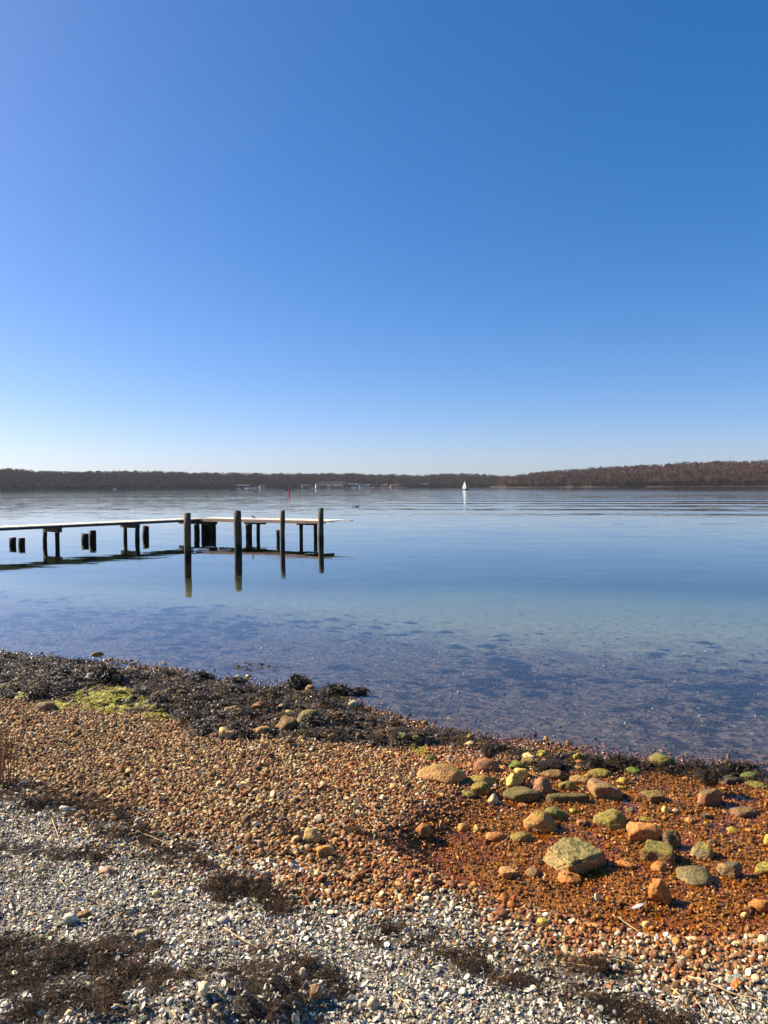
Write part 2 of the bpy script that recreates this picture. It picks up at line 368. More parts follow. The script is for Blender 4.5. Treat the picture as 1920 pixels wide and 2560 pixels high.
# ---- water
def mat_water(name, tint, amp_near, amp_far, stream=False):
    t = NT(name); p = t.pos(); sep = t.n('SeparateXYZ', {0: p}); y = sep.outputs[1]
    def wob(scale, s, det=2):
        c = t.noise(t.scale(p, scale), s, det, .5, 'Color')
        return t.n('VectorMath', {0: c, 1: (.5, .5, .5)}, operation='SUBTRACT').outputs[0]
    def sc(v, k):
        nd = t.n('VectorMath', {0: v}, operation='SCALE')
        if isinstance(k, bpy.types.NodeSocket): t.l(k, nd.inputs['Scale'])
        else: nd.inputs['Scale'].default_value = k
        return nd.outputs[0]
    def add(a, b): return t.n('VectorMath', {0: a, 1: b}, operation='ADD').outputs[0]
    if stream:
        tot = add(sc(wob((1, 1, 1), 26, 3), .12), sc(wob((1, 1, 1), 90, 2), .22))
    else:
        calm = t.mapr(y, 12, 75, 0, 1)
        big = t.noise(t.scale(p, (.012, .05, 1)), 1.0, 3)
        ruff = t.mapr(big, .38, .62, .25, 1.0)
        far = t.math('MULTIPLY', calm, ruff)
        k1 = t.math('ADD', amp_near, t.math('MULTIPLY', far, amp_far))
        w1 = sc(wob((.35, 1.6, 1), 1.3, 2), k1)
        w2 = sc(wob((.6, 2.2, 1), 5.0, 2), t.math('ADD', .012, t.math('MULTIPLY', far, amp_far * .6)))
        # long wake swells crossing the right-hand side
        wave = t.n('TexWave', {'Vector': t.n('Mapping', {'Vector': p, 'Rotation': (0, 0, R(12))}).outputs[0], 'Scale': .03, 'Distortion': 11.0, 'Detail': 2.0, 'Detail Scale': .10}, bands_direction='Y').outputs['Fac']
        wm = t.math('MULTIPLY', t.mapr(y, 38, 70), t.mapr(y, 420, 170))
        wm = t.math('MULTIPLY', wm, t.mapr(t.math('SUBTRACT', sep.outputs[0], t.math('MULTIPLY', y, .02)), -12, 30, .05, 1))
        wm = t.math('MULTIPLY', wm, t.mapr(t.noise(t.scale(p, (.012, .03, 1)), 1.0, 3), .38, .56, .0, 1))
        sw = t.math('MULTIPLY', t.math('SUBTRACT', wave, .5), t.math('MULTIPLY', wm, .07))
        tot = add(add(w1, w2), t.n('CombineXYZ', {1: sw}).outputs[0])
    flat = t.n('VectorMath', {0: tot, 1: (1, 1, 0)}, operation='MULTIPLY').outputs[0]
    nrm = t.n('VectorMath', {0: add(flat, t.n('NewGeometry').outputs['Normal'])}, operation='NORMALIZE').outputs[0]
    fc = t.n('LayerWeight', {'Blend': .5, 'Normal': nrm}).outputs['Facing']
    fr = t.math('MULTIPLY_ADD', t.math('POWER', fc, 5.0), .98, .02, True)      # the same from above and below: the sheet does not bend light
    gl = t.n('BsdfGlossy', {'Roughness': .06 if stream else .02, 'Normal': nrm, 'Color': (1, 1, 1, 1)})
    tr = t.n('BsdfTransparent', {'Color': (*tint, 1)})
    mx = t.n('MixShader', {0: fr, 1: tr.outputs[0], 2: gl.outputs[0]})
    t.l(mx.outputs[0], t.out.inputs[0])
    if not stream:
        ab = t.n('VolumeAbsorption', {'Color': (.52, .64, .56, 1), 'Density': .34}); t.l(ab.outputs[0], t.out.inputs[1])
    return t.m
# closed body of water: top at z = 0, sides and bottom below the bed
def water_body():
    X0, X1, Y0, Y1, B = -3000, 3000, -150, 3000, -8
    v = [(X0, Y0, 0), (X1, Y0, 0), (X1, Y1, 0), (X0, Y1, 0), (X0, Y0, B), (X1, Y0, B), (X1, Y1, B), (X0, Y1, B)]
    f = [(0, 1, 2, 3), (7, 6, 5, 4), (0, 4, 5, 1), (1, 5, 6, 2), (2, 6, 7, 3), (3, 7, 4, 0)]
    return mesh_obj('sea_water', v, f, mat_water('sea_water', (.97, .98, .98), .022, .10))
water_body()['kind'] = 'structure'
# thin film of rusty water in the basin
bx = np.arange(-.2, 5.2, .06); by = np.arange(2.2, 5.4, .06)
sx, sy = np.meshgrid(bx, by); ss = (shore_y(sx) - sy) * .92
sz = 0.018 * np.clip(ss / .8, -.2, 1) - .002
bm_ = poly_mask(BASIN, sx, sy, .45); keep = (bm_ > .05) & (ss > -.02)
ii = np.arange(sx.size).reshape(sx.shape)
q = np.stack([ii[:-1, :-1], ii[:-1, 1:], ii[1:, 1:], ii[1:, :-1]], -1).reshape(-1, 4)
kq = (keep[:-1, :-1] & keep[:-1, 1:] & keep[1:, 1:] & keep[1:, :-1]).ravel()
stream = np_mesh('stream_water', np.stack([sx, sy, sz], -1).reshape(-1, 3), q[kq], mat_water('rusty_stream_water', (.96, .80, .5), .1, 0, True))
stream['kind'] = 'structure'

# ------------------------------------------------------------------ far shore: hills and woods
hill_mat = plain('leaf_litter', (.06, .045, .038), .95, .35, .02, .2, .5, .1, 'Object')
left_top = [(-900, 1168), (-300, 1172), (0, 1178), (60, 1180), (150, 1186), (330, 1183), (480, 1187), (620, 1188), (860, 1189), (960, 1191), (1050, 1193), (1110, 1189), (1170, 1188), (1240, 1193), (1290, 1197), (1500, 1199), (2800, 1199)]
right_top = [(1225, 1214), (1262, 1199), (1330, 1187), (1400, 1181), (1500, 1174), (1560, 1171), (1640, 1168), (1700, 1163), (1780, 1161), (1850, 1160), (1920, 1157), (2300, 1150), (2900, 1140)]
def hill(name, prof, D, setback, x0, x1, tree_h):
    pxs = np.arange(x0, x1 + 1, 16); vs = np.array([-.06, 0, .015, .06, .16, .3, .45, .6, .75, .9, 1.05, 1.4, 2.2])
    V = []; top = np.interp(pxs, [p[0] for p in prof], [p[1] for p in prof])
    for i, px in enumerate(pxs):
        d = ray(px, 1217); hd = np.hypot(d[0], d[1]); ux, uy = d[0] / hd, d[1] / hd
        Dd = D(px) + 18 * float(vnoise(px / 70., 3.3)); rdist = Dd + setback
        r = ray(px, top[i]); zr = CAM_H + r[2] / np.hypot(r[0], r[1]) * rdist
        zr = max(zr - tree_h, 1.5)
        for v in vs:
            if v < 0: z = -3
            elif v <= 1.05: z = .4 + (zr - .4) * float(sstep(-.15, 1.0, v)) if v > .03 else .4 + v * 30
            else: z = zr * (1 - .25 * (v - 1.05))
            z += (1.2 * float(vnoise(px / 45., v * 9)) if v > .1 else 0)
            V.append((ux * (Dd + v * setback), uy * (Dd + v * setback), z))
    m = len(vs); n = len(pxs); I = np.arange(n * m).reshape(n, m)
    Q = np.stack([I[:-1, :-1], I[1:, :-1], I[1:, 1:], I[:-1, 1:]], -1).reshape(-1, 4)
    o = np_mesh(name, V, Q, hill_mat); o['kind'] = 'structure'
    return np.array(V).reshape(n, m, 3), pxs, vs
Dl = lambda px: np.interp(px, [-900, 0, 500, 960, 1300, 2800], [1150, 1250, 1300, 1420, 1500, 1600])
Dr = lambda px: np.interp(px, [1225, 1320, 1500, 1920, 2900], [1330, 1180, 1080, 980, 900])
HL = hill('hills', left_top, Dl, 210, -900, 2800, 15)
HR = hill('hills', right_top, Dr, 170, 1225, 2900, 16)
def hill_point(H, px, v):
    P, pxs, vs = H
    fi = np.clip((np.asarray(px) - pxs[0]) / 16., 0, len(pxs) - 1.001); i = fi.astype(int); fi = fi - i
    j = np.clip(np.searchsorted(vs, v) - 1, 0, len(vs) - 2); fj = (v - vs[j]) / (vs[j + 1] - vs[j])
    a = P[i, j] * (1 - fi)[:, None] + P[i + 1, j] * fi[:, None]; b = P[i, j + 1] * (1 - fi)[:, None] + P[i + 1, j + 1] * fi[:, None]
    return a * (1 - fj)[:, None] + b * fj[:, None]

t = NT('haze_air'); hv = t.n('VolumePrincipled', {'Color': (.80, .86, .95, 1), 'Density': .00004, 'Anisotropy': .2}); t.l(hv.outputs[0], t.out.inputs[1])
hz = MB(); hz.box((0, 1700, 33), (8400, 4600, 84)); hz = hz.obj('haze', t.m); hz['kind'] = 'stuff'

# ------------------------------------------------------------------ scattering with geometry nodes (only for what nobody could count)
def source(meshes):
    c = bpy.data.collections.new('scatter_source')
    for i, me in enumerate(meshes):
        o = bpy.data.objects.new('source_%02d' % i, me); c.objects.link(o)
    return c
def scatter(name, P, rot, scl, idx, meshes, cols=None, wet=None):
    P = np.asarray(P, np.float32); n = len(P)
    me = bpy.data.meshes.new(name); me.vertices.add(n); me.vertices.foreach_set('co', P.ravel())
    def put(nm, typ, arr, key='vector'):
        a = me.attributes.new(nm, typ, 'POINT'); a.data.foreach_set(key, np.ascontiguousarray(arr).ravel())
    put('rot', 'FLOAT_VECTOR', np.asarray(rot, np.float32)); put('scl', 'FLOAT_VECTOR', np.asarray(scl, np.float32))
    put('idx', 'INT', np.asarray(idx, np.int32), 'value')
    if cols is not None: put('col', 'FLOAT_VECTOR', np.asarray(cols, np.float32))
    if wet is not None: put('wet', 'FLOAT', np.asarray(wet, np.float32), 'value')
    o = bpy.data.objects.new(name, me); COL.objects.link(o)
    g = bpy.data.node_groups.new(name, 'GeometryNodeTree')
    g.interface.new_socket('Geometry', in_out='INPUT', socket_type='NodeSocketGeometry'); g.interface.new_socket('Geometry', in_out='OUTPUT', socket_type='NodeSocketGeometry')
    gi = g.nodes.new('NodeGroupInput'); go = g.nodes.new('NodeGroupOutput')
    ip = g.nodes.new('GeometryNodeInstanceOnPoints'); ci = g.nodes.new('GeometryNodeCollectionInfo')
    ci.inputs[0].default_value = source(meshes); ci.inputs[1].default_value = True; ci.inputs[2].default_value = True
    def na(nm, dt):
        nd = g.nodes.new('GeometryNodeInputNamedAttribute'); nd.data_type = dt; nd.inputs[0].default_value = nm; return nd.outputs[0]
    L = g.links.new
    L(gi.outputs[0], ip.inputs['Points']); L(ci.outputs[0], ip.inputs['Instance']); ip.inputs['Pick Instance'].default_value = True
    L(na('idx', 'INT'), ip.inputs['Instance Index']); L(na('rot', 'FLOAT_VECTOR'), ip.inputs['Rotation']); L(na('scl', 'FLOAT_VECTOR'), ip.inputs['Scale'])
    L(ip.outputs[0], go.inputs[0])
    md = o.modifiers.new('scatter', 'NODES'); md.node_group = g
    o['kind'] = 'stuff'
    return o

# --- woods
t = NT('bare_branches'); cc = t.n('VectorMath', {0: attr(t, 'col'), 'Scale': 1.0}, operation='SCALE').outputs[0]; t.principled(cc, .95, None, spec=.1); M['branch'] = t.m
M['trunk'] = plain('grey_bark', (.20, .16, .14), .9, .2, 2)
def tree_mesh(k):
    rnd = random.Random(k); b = MB(); H = 1.0
    b.tube([(0, 0, -.1), (rnd.uniform(-.02, .02), 0, .35), (rnd.uniform(-.04, .04), 0, .75)], [.022, .016, .006], 4, False); nt = len(b.f)
    for i in range(9):
        a = rnd.uniform(0, 6.28); z0 = rnd.uniform(.25, .6); r = rnd.uniform(.15, .32)
        b.tube([(0, 0, z0), (r * math.cos(a), r * math.sin(a), z0 + rnd.uniform(.15, .35))], [.010, .003], 3, False)
    nt = len(b.f)
    for i in range(170):
        a = rnd.uniform(0, 6.28); u = rnd.uniform(-1, 1); rr = rnd.uniform(.5, 1) ** .5
        c = Vector((.30 * rr * math.sqrt(1 - u * u) * math.cos(a), .30 * rr * math.sqrt(1 - u * u) * math.sin(a), .62 + .36 * rr * u))
        d = Vector((c.x, c.y, .25 + rnd.uniform(-.1, .3))).normalized() * rnd.uniform(.06, .13)
        w = Vector((rnd.uniform(-1, 1), rnd.uniform(-1, 1), rnd.uniform(-1, 1))).normalized() * rnd.uniform(.015, .04)
        n = len(b.v); b.v += [tuple(c - w), tuple(c + w), tuple(c + d)]; b.f.append((n, n + 1, n + 2))
    me = bpy.data.meshes.new('tree_source'); me.from_pydata(b.v, [], b.f)
    me.materials.append(M['trunk']); me.materials.append(M['branch'])
    me.polygons.foreach_set('material_index', [0 if i < nt else 1 for i in range(len(b.f))]); return me
tree_meshes = [tree_mesh(k) for k in range(6)]
def woods(name, H, x0, x1, n, keep, colf):
    px = rng.uniform(x0, x1, n); v = .03 + 1.1 * rng.random(n) ** 1.1
    ok = keep(px, v); px, v = px[ok], v[ok]; P = hill_point(H, px, v); n = len(P)
    s = np.where(v > .75, rng.uniform(8, 21, n), rng.uniform(9, 18, n)) * (.6 + .4 * sstep(.0, .25, v))
    scl = np.stack([s * rng.uniform(.8, 1.2, n), s * rng.uniform(.8, 1.2, n), s], -1)
    rot = np.zeros((n, 3)); rot[:, 2] = rng.uniform(0, 6.28, n)
    return scatter(name, P, rot, scl, rng.integers(0, 6, n), tree_meshes, colf(px, v, n))
def cl(px, v, n):
    base = np.array([.072, .051, .056]); c = base * rng.uniform(.75, 1.2, (n, 1)) * (1 + .12 * rng.normal(size=(n, 3)))
    grn = (px < 420) & (v > .7) | (rng.random(n) < .05); c[grn] = np.array([.065, .07, .04]) * rng.uniform(.6, 1.2, (grn.sum(), 1)); return np.clip(c, .01, .4)
def cr(px, v, n):
    base = np.array([.105, .066, .056]); c = base * rng.uniform(.8, 1.2, (n, 1)) * (1 + .12 * rng.normal(size=(n, 3)))
    grn = rng.random(n) < .03; c[grn] = np.array([.04, .05, .03]); return np.clip(c, .01, .4)
def undergrowth(H, x0, x1, n, keep, colf):
    px = rng.uniform(x0, x1, n); v = .001 + .10 * rng.random(n) ** 1.4; ok = keep(px, v + .02); px, v = px[ok], v[ok]; P = hill_point(H, px, v); n = len(P)
    s = rng.uniform(5, 9.5, n) * (.5 + .5 * sstep(0, .05, v)); P[:, 2] -= .30 * s; rot = np.zeros((n, 3)); rot[:, 2] = rng.uniform(0, 6.28, n)
    return scatter('far_undergrowth', P, rot, np.stack([s * 1.4, s * 1.4, s], -1), rng.integers(0, 6, n), tree_meshes, colf(px, v, n) * .62)
clear = lambda px, v: ~(((px > 585) & (px < 665) | (px > 745) & (px < 935) | (px > 950) & (px < 1005)) & (v < .17)) & ~((px > 1220) & (px < 1242) & (v < .1))
woods('far_woods', HL, -880, 1420, 13000, clear, cl)
woods('far_woods', HR, 1240, 2880, 9000, lambda px, v: ~((px > 1405) & (px < 1432) & (v < .07) | (px > 1455) & (px < 1482) & (v < .05)) & (rng.random(len(px)) < sstep(1230, 1300, px)), cr)

undergrowth(HL, -880, 1420, 2600, clear, cl); undergrowth(HR, 1240, 2880, 4200, lambda px, v: ~((px > 1405) & (px < 1432) | (px > 1455) & (px < 1482)) & (px > 1270), cr)

M['needle'] = plain('dark_conifer_needles', (.022, .032, .024), .9, .4, .5)
def conifer_mesh(k):
    rnd = random.Random(100 + k); b = MB()
    for i in range(9):
        z = .12 + .88 * i / 9; r = .27 * (1 - i / 9.6) * rnd.uniform(.8, 1.2)
        for j in range(9):
            a = j * .698 + rnd.uniform(-.3, .3); rr = r * rnd.uniform(.7, 1.25)
            tip = Vector((rr * math.cos(a), rr * math.sin(a), z - .05)); w = Vector((-math.sin(a), math.cos(a), 0)) * r * .33
            n = len(b.v); b.v += [(0, 0, z + .16), tuple(tip + w), tuple(tip - w)]; b.f.append((n, n + 1, n + 2))
    me = bpy.data.meshes.new('crown'); me.from_pydata(b.v, [], b.f); me.materials.append(M['needle']); return me
con_meshes = [conifer_mesh(k) for k in range(3)]
tb = MB(); tb.tube([(0, 0, -.05), (0, 0, .5)], [.02, .008], 5); tr_me = tb.obj('trunk', M['trunk']); tr_mesh = tr_me.data; bpy.data.objects.remove(tr_me)
def conifer(H, px, v, h, label):
    P = hill_point(H, np.array([px], float), np.array([v]))[0]
    e = empty('conifer', P, random.uniform(0, 6), label=label, category='tree', group='dark conifers on the far ridge')
    for nm, me in (('crown', random.choice(con_meshes)), ('trunk', tr_mesh)):
        o = bpy.data.objects.new(nm, me); COL.objects.link(o); o.parent = e; o.scale = (h * random.uniform(.8, 1.1), h * random.uniform(.8, 1.1), h)
NTH = 'first second third fourth fifth sixth seventh eighth ninth tenth eleventh twelfth thirteenth fourteenth fifteenth sixteenth seventeenth eighteenth nineteenth twentieth twenty-first twenty-second twenty-third twenty-fourth twenty-fifth twenty-sixth twenty-seventh twenty-eighth twenty-ninth thirtieth thirty-first thirty-second thirty-third thirty-fourth'.split()
for k_, px in enumerate([4, 12, 22, 31, 44, 57, 78, 135, 153, 205, 213, 218, 260, 272, 283, 298, 310, 322, 331, 343, 375, 441, 452, 480, 530, 560, 640, 690, 735, 848, 862, 905, 925, 942]):
    conifer(HL, px, random.uniform(.8, 1.0), random.uniform(16, 20) + (3 if px in (57, 153, 218) else 0), '%sdark spruce tip above the long left ridge, %s from the left edge' % ('taller ' if px in (57, 153, 218) else '', NTH[k_]))
for k_, px in enumerate([1070, 1079, 1106, 1196, 1222]):
    conifer(HL, px, .95, random.uniform(14, 17), 'dark conifer on the low middle ridge, %s' % ['left one of a pair above the wooden building', 'right one of a pair above the wooden building', 'just left of the radio mast', 'alone right of the sailing boat', 'last before the right hill begins'][k_])
for k_, px in enumerate([1497, 1503, 1510, 1517]): conifer(HR, px, .95, random.uniform(15, 17), 'dark conifer in the small clump on the crest of the right hill, %s from left' % NTH[k_])
for k_, px in enumerate([1866, 1873, 1878, 1886, 1892, 1898]): conifer(HR, px, random.uniform(.75, .95), random.uniform(15, 18), 'dark conifer in the tall clump at the right edge of the crest, %s from left' % NTH[k_])
conifer(HR, 1748, .8, 18, 'dark conifer group leader just below the right hill crest'); conifer(HR, 1785, .75, 20, 'lone dark conifer on the upper slope of the right hill')
conifer(HR, 1634, .5, 17, 'lone dark conifer halfway up the right hill'); conifer(HR, 1566, .2, 16, 'low dark conifer near the foot of the right hill')

# --- village
M['wall_w'] = plain('white_render', (.5, .48, .45), .8, .1, .5); M['wall_b'] = plain('beige_render', (.32, .25, .19), .8, .1, .5); M['wall_r'] = plain('red_brick_wall', (.18, .09, .07), .85, .15, .5)
M['roof_d'] = plain('slate_roof', (.05, .055, .07), .7, .2, .5); M['roof_r'] = plain('tile_roof', (.16, .07, .05), .8, .2, .5); M['glass'] = plain('dark_glass', (.03, .04, .05), .1, .1, 1)
def house(px, v, w, d, h, rh, wall, roof, label, H=None, nwin=3):
    P = hill_point(H or HL, np.array([px], float), np.array([v]))[0]
    dr = ray(px, 1217); rz = math.atan2(dr[1], dr[0]) - math.pi / 2 + random.uniform(-.25, .25)
    e = empty('house', (P[0], P[1], P[2] - .5), rz, label=label, category='house', group='houses on the far shore')
    b = MB(); b.box((0, 0, h / 2), (w, d, h)); b.obj('wall', wall, e)
    b = MB(); o = .4; v_ = [(-w / 2 - o, -d / 2 - o, h + .003), (w / 2 + o, -d / 2 - o, h + .003), (w / 2 + o, d / 2 + o, h + .003), (-w / 2 - o, d / 2 + o, h + .003), (-w / 2 - o, 0, h + rh), (w / 2 + o, 0, h + rh)]
    b.add(v_, [(0, 1, 5, 4), (2, 3, 4, 5), (0, 4, 3), (1, 2, 5), (3, 2, 1, 0)]); b.obj('roof', roof, e)
    for i in range(nwin):
        b = MB(); b.box((-w / 2 + w * (i + .5) / nwin, -d / 2 - .05, h * .55), (w / nwin * .5, .14, h * .35)); b.obj('window', M['glass'], e)
ww, wb, wr, rd, rr = M['wall_w'], M['wall_b'], M['wall_r'], M['roof_d'], M['roof_r']
house(607, .03, 24, 9, 4.5, 2.5, M['roof_d'], rd, 'long dark harbour shed among boat masts on the far shore', nwin=6)
house(655, .05, 9, 7, 3.5, 3, ww, rd, 'small white house right of the long dark harbour shed')
house(760, .03, 9, 7, 4, 3, wb, rr, 'beige house at the left end of the far village')
house(766, .10, 9, 7, 4, 3, wr, rd, 'brick house just behind the beige house on the far shore')
house(795, .03, 9, 8, 6, 3, ww, rd, 'tall white house left of the big dark hall')
house(806, .06, 8, 7, 4, 3, wb, rr, 'beige house between the tall white house and the hall')
house(832, .13, 50, 12, 5, 6, wr, rd, 'big long hall with dark blue roof in the village', nwin=10)
house(822, .03, 8, 7, 3.5, 3, ww, rr, 'white house in front of the dark roofed hall')
house(838, .025, 9, 7, 3.5, 3, wb, rr, 'beige house in front of the hall centre')
house(852, .03, 8, 7, 3.5, 3, ww, rd, 'white house in front of the right end of the hall')
house(878, .09, 10, 8, 5, 4, wr, rd, 'dark brick house right of the big hall')
house(890, .05, 9, 8, 4.5, 4, wr, rd, 'brick house with slate roof near the white boats')
house(905, .10, 10, 8, 4.5, 4, ww, rd, 'white gabled house on the slope right of the hall')
house(920, .07, 8, 7, 4, 3, wb, rr, 'last beige house at the right end of the village')
for i, px in enumerate([957, 964, 972, 981, 990, 999]):
    house(px, .05 + .07 * (i % 3), 8, 7, 3.5, 3, [ww, wr, ww, wb, ww, wr][i], [rd, rr][i % 2], ['white house at the left edge of the scattered hillside houses', 'brick house second from left among the scattered hillside houses', 'white house high among the scattered hillside houses', 'beige house low among the scattered hillside houses', 'white house in the right half of the scattered hillside houses', 'brick house at the right edge of the scattered hillside houses'][i])
house(1060, .05, 17, 9, 6, 2, M['roof_d'], rd, 'dark flat wooden building alone left of the sailing boat', nwin=5)

# ------------------------------------------------------------------ boats, buoy, mast, birds
M['white'] = plain('white_paint', (.82, .82, .80), .4, .05, 2); M['sail'] = plain('white_sailcloth', (.5, .49, .47), .7, .05, 2); M['navy'] = plain('navy_hull', (.02, .025, .05), .3, .1, 2)
M['red'] = plain('red_buoy_paint', (.55, .03, .045), .5, .2, 2); M['metal'] = plain('grey_metal', (.35, .36, .38), .4, .1, 3); M['black'] = plain('black_feather', (.012, .012, .014), .6, .3, 30); M['gull'] = plain('grey_white_feather', (.3, .3, .3), .7, .2, 30)
def hull(b, L, Wd, Hh):
    v = []; st = 9
    for i in range(st):
        u = i / (st - 1); x = (u - .5) * L; w = Wd / 2 * (1 - abs(2 * u - .85) ** 2.4 * .95 if u > .42 else .75 + .25 * math.sin(u / .42 * 1.57)); w = max(w, .02); sh = Hh * (1 + .35 * (u - .4) ** 2 * 4 * (u > .4))
        v += [(x, -w, sh), (x, -w * .8, 0), (x, 0, -Hh * .5), (x, w * .8, 0), (x, w, sh)]
    f = []
    for i in range(st - 1):
        for k in range(4): f.append((i * 5 + k, (i + 1) * 5 + k, (i + 1) * 5 + k + 1, i * 5 + k + 1))
        f.append((i * 5, i * 5 + 4, (i + 1) * 5 + 4, (i + 1) * 5))
    f += [(0, 1, 2, 3, 4), tuple((st - 1) * 5 + k for k in (4, 3, 2, 1, 0))]
    b.add(v, f)
def sailboat(x, y, L, mast, rz, hullmat, label, sails=True, group=None):
    e = empty('sailboat', (x, y, 0), rz, label=label, category='sailboat', group=group)
    b = MB(); hull(b, L, L * .32, L * .11); b.obj('hull', hullmat, e)
    b = MB(); b.tube([(.08 * L, 0, .05 * L), (.08 * L, 0, mast)], [.05, .03], 6); b.obj('mast', M['metal'], e)
    b = MB(); b.box((-.05 * L, 0, L * .15), (L * .3, L * .18, L * .08)); b.obj('cabin', M['white'], e)
    if sails:
        b = MB(); b.tube([(.08 * L, 0, .24 * L), (-.36 * L, .05 * L, .24 * L)], .03, 5); b.obj('boom', M['metal'], e)
        for nm, A, Bp, C, bow in (('mainsail', (.07 * L, 0, .26 * L), (-.35 * L, .05 * L, .26 * L), (.07 * L, 0, mast * .97), .05), ('jib', (.47 * L, 0, .16 * L), (.11 * L, .06 * L, .2 * L), (.09 * L, 0, mast * .85), .05)):
            A, Bp, C = Vector(A), Vector(Bp), Vector(C); v = []; f = []; n = 7
            for side in (0, 1):
                for i in range(n):
                    u = i / (n - 1); p0 = A.lerp(C, u); p1 = Bp.lerp(C, u)
                    for k in range(5):
                        w = k / 4; p = p0.lerp(p1, w); p.y += math.sin(w * 3.14) * bow * L * (1 - u) + side * .012; p.x -= math.sin(u * 3.14) * .02 * L * w; v.append(tuple(p))
            for side in (0, 1):
                o = side * n * 5
                for i in range(n - 1):
                    for k in range(4): f.append((o + i * 5 + k, o + i * 5 + k + 1, o + i * 5 + 6 + k, o + i * 5 + 5 + k)[::1 if side else -1])
            mesh_obj(nm, v, f, M['sail'], e, True)
    return e
d = 400; p = at_depth(1162, 1226, d); sailboat(p.x, p.y, 5.0, 4.9, R(118), M['navy'], 'small white sailing boat under mainsail and jib in mid water')
p = at_depth(-3, 1224, 620); sailboat(p.x, p.y, 5.5, 6.2, R(150), M['navy'], 'sailing boat cut by the left edge of the view')
for i, px in enumerate([592, 598, 612, 619, 627, 633]):
    p = at_depth(px, 1220, float(Dl(px)) - 22 + (i % 3) * 3); sailboat(p.x, p.y, 8, 10.5 + i % 3, R(100 + 20 * i), M['white'], 'white moored yacht with bare mast beside the dark harbour shed, %s from left' % NTH[i], False, 'yachts moored at the far harbour')
def motorboat(px, y, L, label):
    p = at_depth(px, 1220, y); e = empty('motorboat', (p.x, p.y, 0), R(8), label=label, category='motorboat')
    b = MB(); hull(b, L, L * .3, L * .13); b.obj('hull', M['white'], e)
    b = MB(); b.box((-.03 * L, 0, L * .22), (L * .35, L * .22, L * .16)); b.obj('cabin', M['white'], e)
    b = MB(); b.box((.02 * L, 0, L * .24), (L * .27, L * .226, L * .06)); b.obj('windscreen', M['glass'], e)
motorboat(287, 1180, 6.5, 'tiny white motorboat under the left part of the wooded shore')
motorboat(640, 1330, 8, 'white motorboat right of the moored yachts'); motorboat(885, 1385, 9, 'white motorboat off the brick houses of the village'); motorboat(902, 1380, 11, 'larger white motorboat off the right end of the village')
# comms mast on the ridge
P = hill_point(HL, np.array([1132.]), np.array([.95]))[0]; e = empty('radio_mast', P, 0, label='thin lattice radio mast above the low ridge', category='mast')
b = MB()
for a in range(3): b.tube([(1.0 * math.cos(a * 2.1), 1.0 * math.sin(a * 2.1), 0), (.25 * math.cos(a * 2.1), .25 * math.sin(a * 2.1), 25)], [.14, .1], 4)
for k in range(12):
    r0 = 1 - .75 * k / 12; r1 = 1 - .75 * (k + 1) / 12
    for a in range(3): b.tube([(r0 * math.cos(a * 2.1), r0 * math.sin(a * 2.1), k * 25 / 12), (r1 * math.cos(a * 2.1 + 2.1), r1 * math.sin(a * 2.1 + 2.1), (k + 1) * 25 / 12)], .06, 3)
b.obj('lattice', M['metal'], e); b = MB(); b.tube([(0, 0, 24), (0, 0, 29)], [.1, .05], 5); b.obj('antenna', M['metal'], e)
# red buoy
p = at_depth(722.5, 1238.5, 172); e = empty('buoy', (p.x, p.y, 0), 0, label='red spar buoy floating in front of the far shore', category='buoy')
b = MB(); b.tube([(0, 0, -.5), (0, 0, .12), (0, 0, .13), (0, 0, .32), (0, 0, .33), (0, 0, 1.05), (0, 0, 1.2)], [.17, .17, .24, .24, .17, .15, .12], 14); b.obj('float', M['red'], e)
b = MB(); b.tube([(0, 0, 1.2), (0, 0, 1.32)], [.04, .04], 8); b.tube([(0, 0, 1.32), (0, 0, 1.5)], [.11, .11], 10); b.obj('topmark', M['red'], e)

def bird_flat(name, loc, span, dihed, label, mat, rz, body=.3):
    """flying bird: body, head, tail and two raised wings in one mesh"""
    bm = bmesh.new(); L = span * body; b = MB()
    b.tube([(-.62 * L, 0, .02), (-.4 * L, 0, .0), (-.1 * L, 0, -.01), (.2 * L, 0, 0), (.42 * L, 0, .03 * L), (.55 * L, 0, .04 * L), (.7 * L, 0, .02 * L)], [.02 * L, .09 * L, .15 * L, .15 * L, .09 * L, .085 * L, .01 * L], 8)
    for sgn in (-1, 1):
        v = []
        for k in range(6):
            u = k / 5; yy = sgn * u * span * .5 * math.cos(dihed * (1 - .3 * u)); zz = u * span * .5 * math.sin(dihed * (1 - .3 * u)); ch = L * .42 * (1 - u ** 2 * .9); sx_ = -.1 * L * u * 2
            v += [(.15 * L + sx_ + ch * .4, yy, zz), (.15 * L + sx_ - ch * .6, yy, zz), (.15 * L + sx_, yy, zz + .03 * L)]
        f = []
        for k in range(5):
            for a in range(3): f.append((k * 3 + a, k * 3 + (a + 1) % 3, k * 3 + 3 + (a + 1) % 3, k * 3 + 3 + a))
        b.add(v, f + [(15, 16, 17)])
    o = b.obj(name, mat, None, True, loc); o.rotation_euler = (0, 0, rz); return set_(o, label=label, category='bird')
p = at_depth(717.5, 1227.5, 165); bird_flat('flying_bird', p, 1.5, R(62), 'dark bird with wings raised flying low beside the red buoy', M['black'], R(40), .42)
for px, py, dd, lb in ((991, 819, 90, 'small gull flying high in the middle of the sky'), (1383, 873, 110, 'distant gull in the right part of the sky'), (1020, 1052, 140, 'distant gull low over the far ridge'), (756, 850, 150, 'very distant gull in the sky above the pier')):
    bird_flat('gull', at_depth(px, py, dd), .4, R(20), lb, M['black'], R(20))
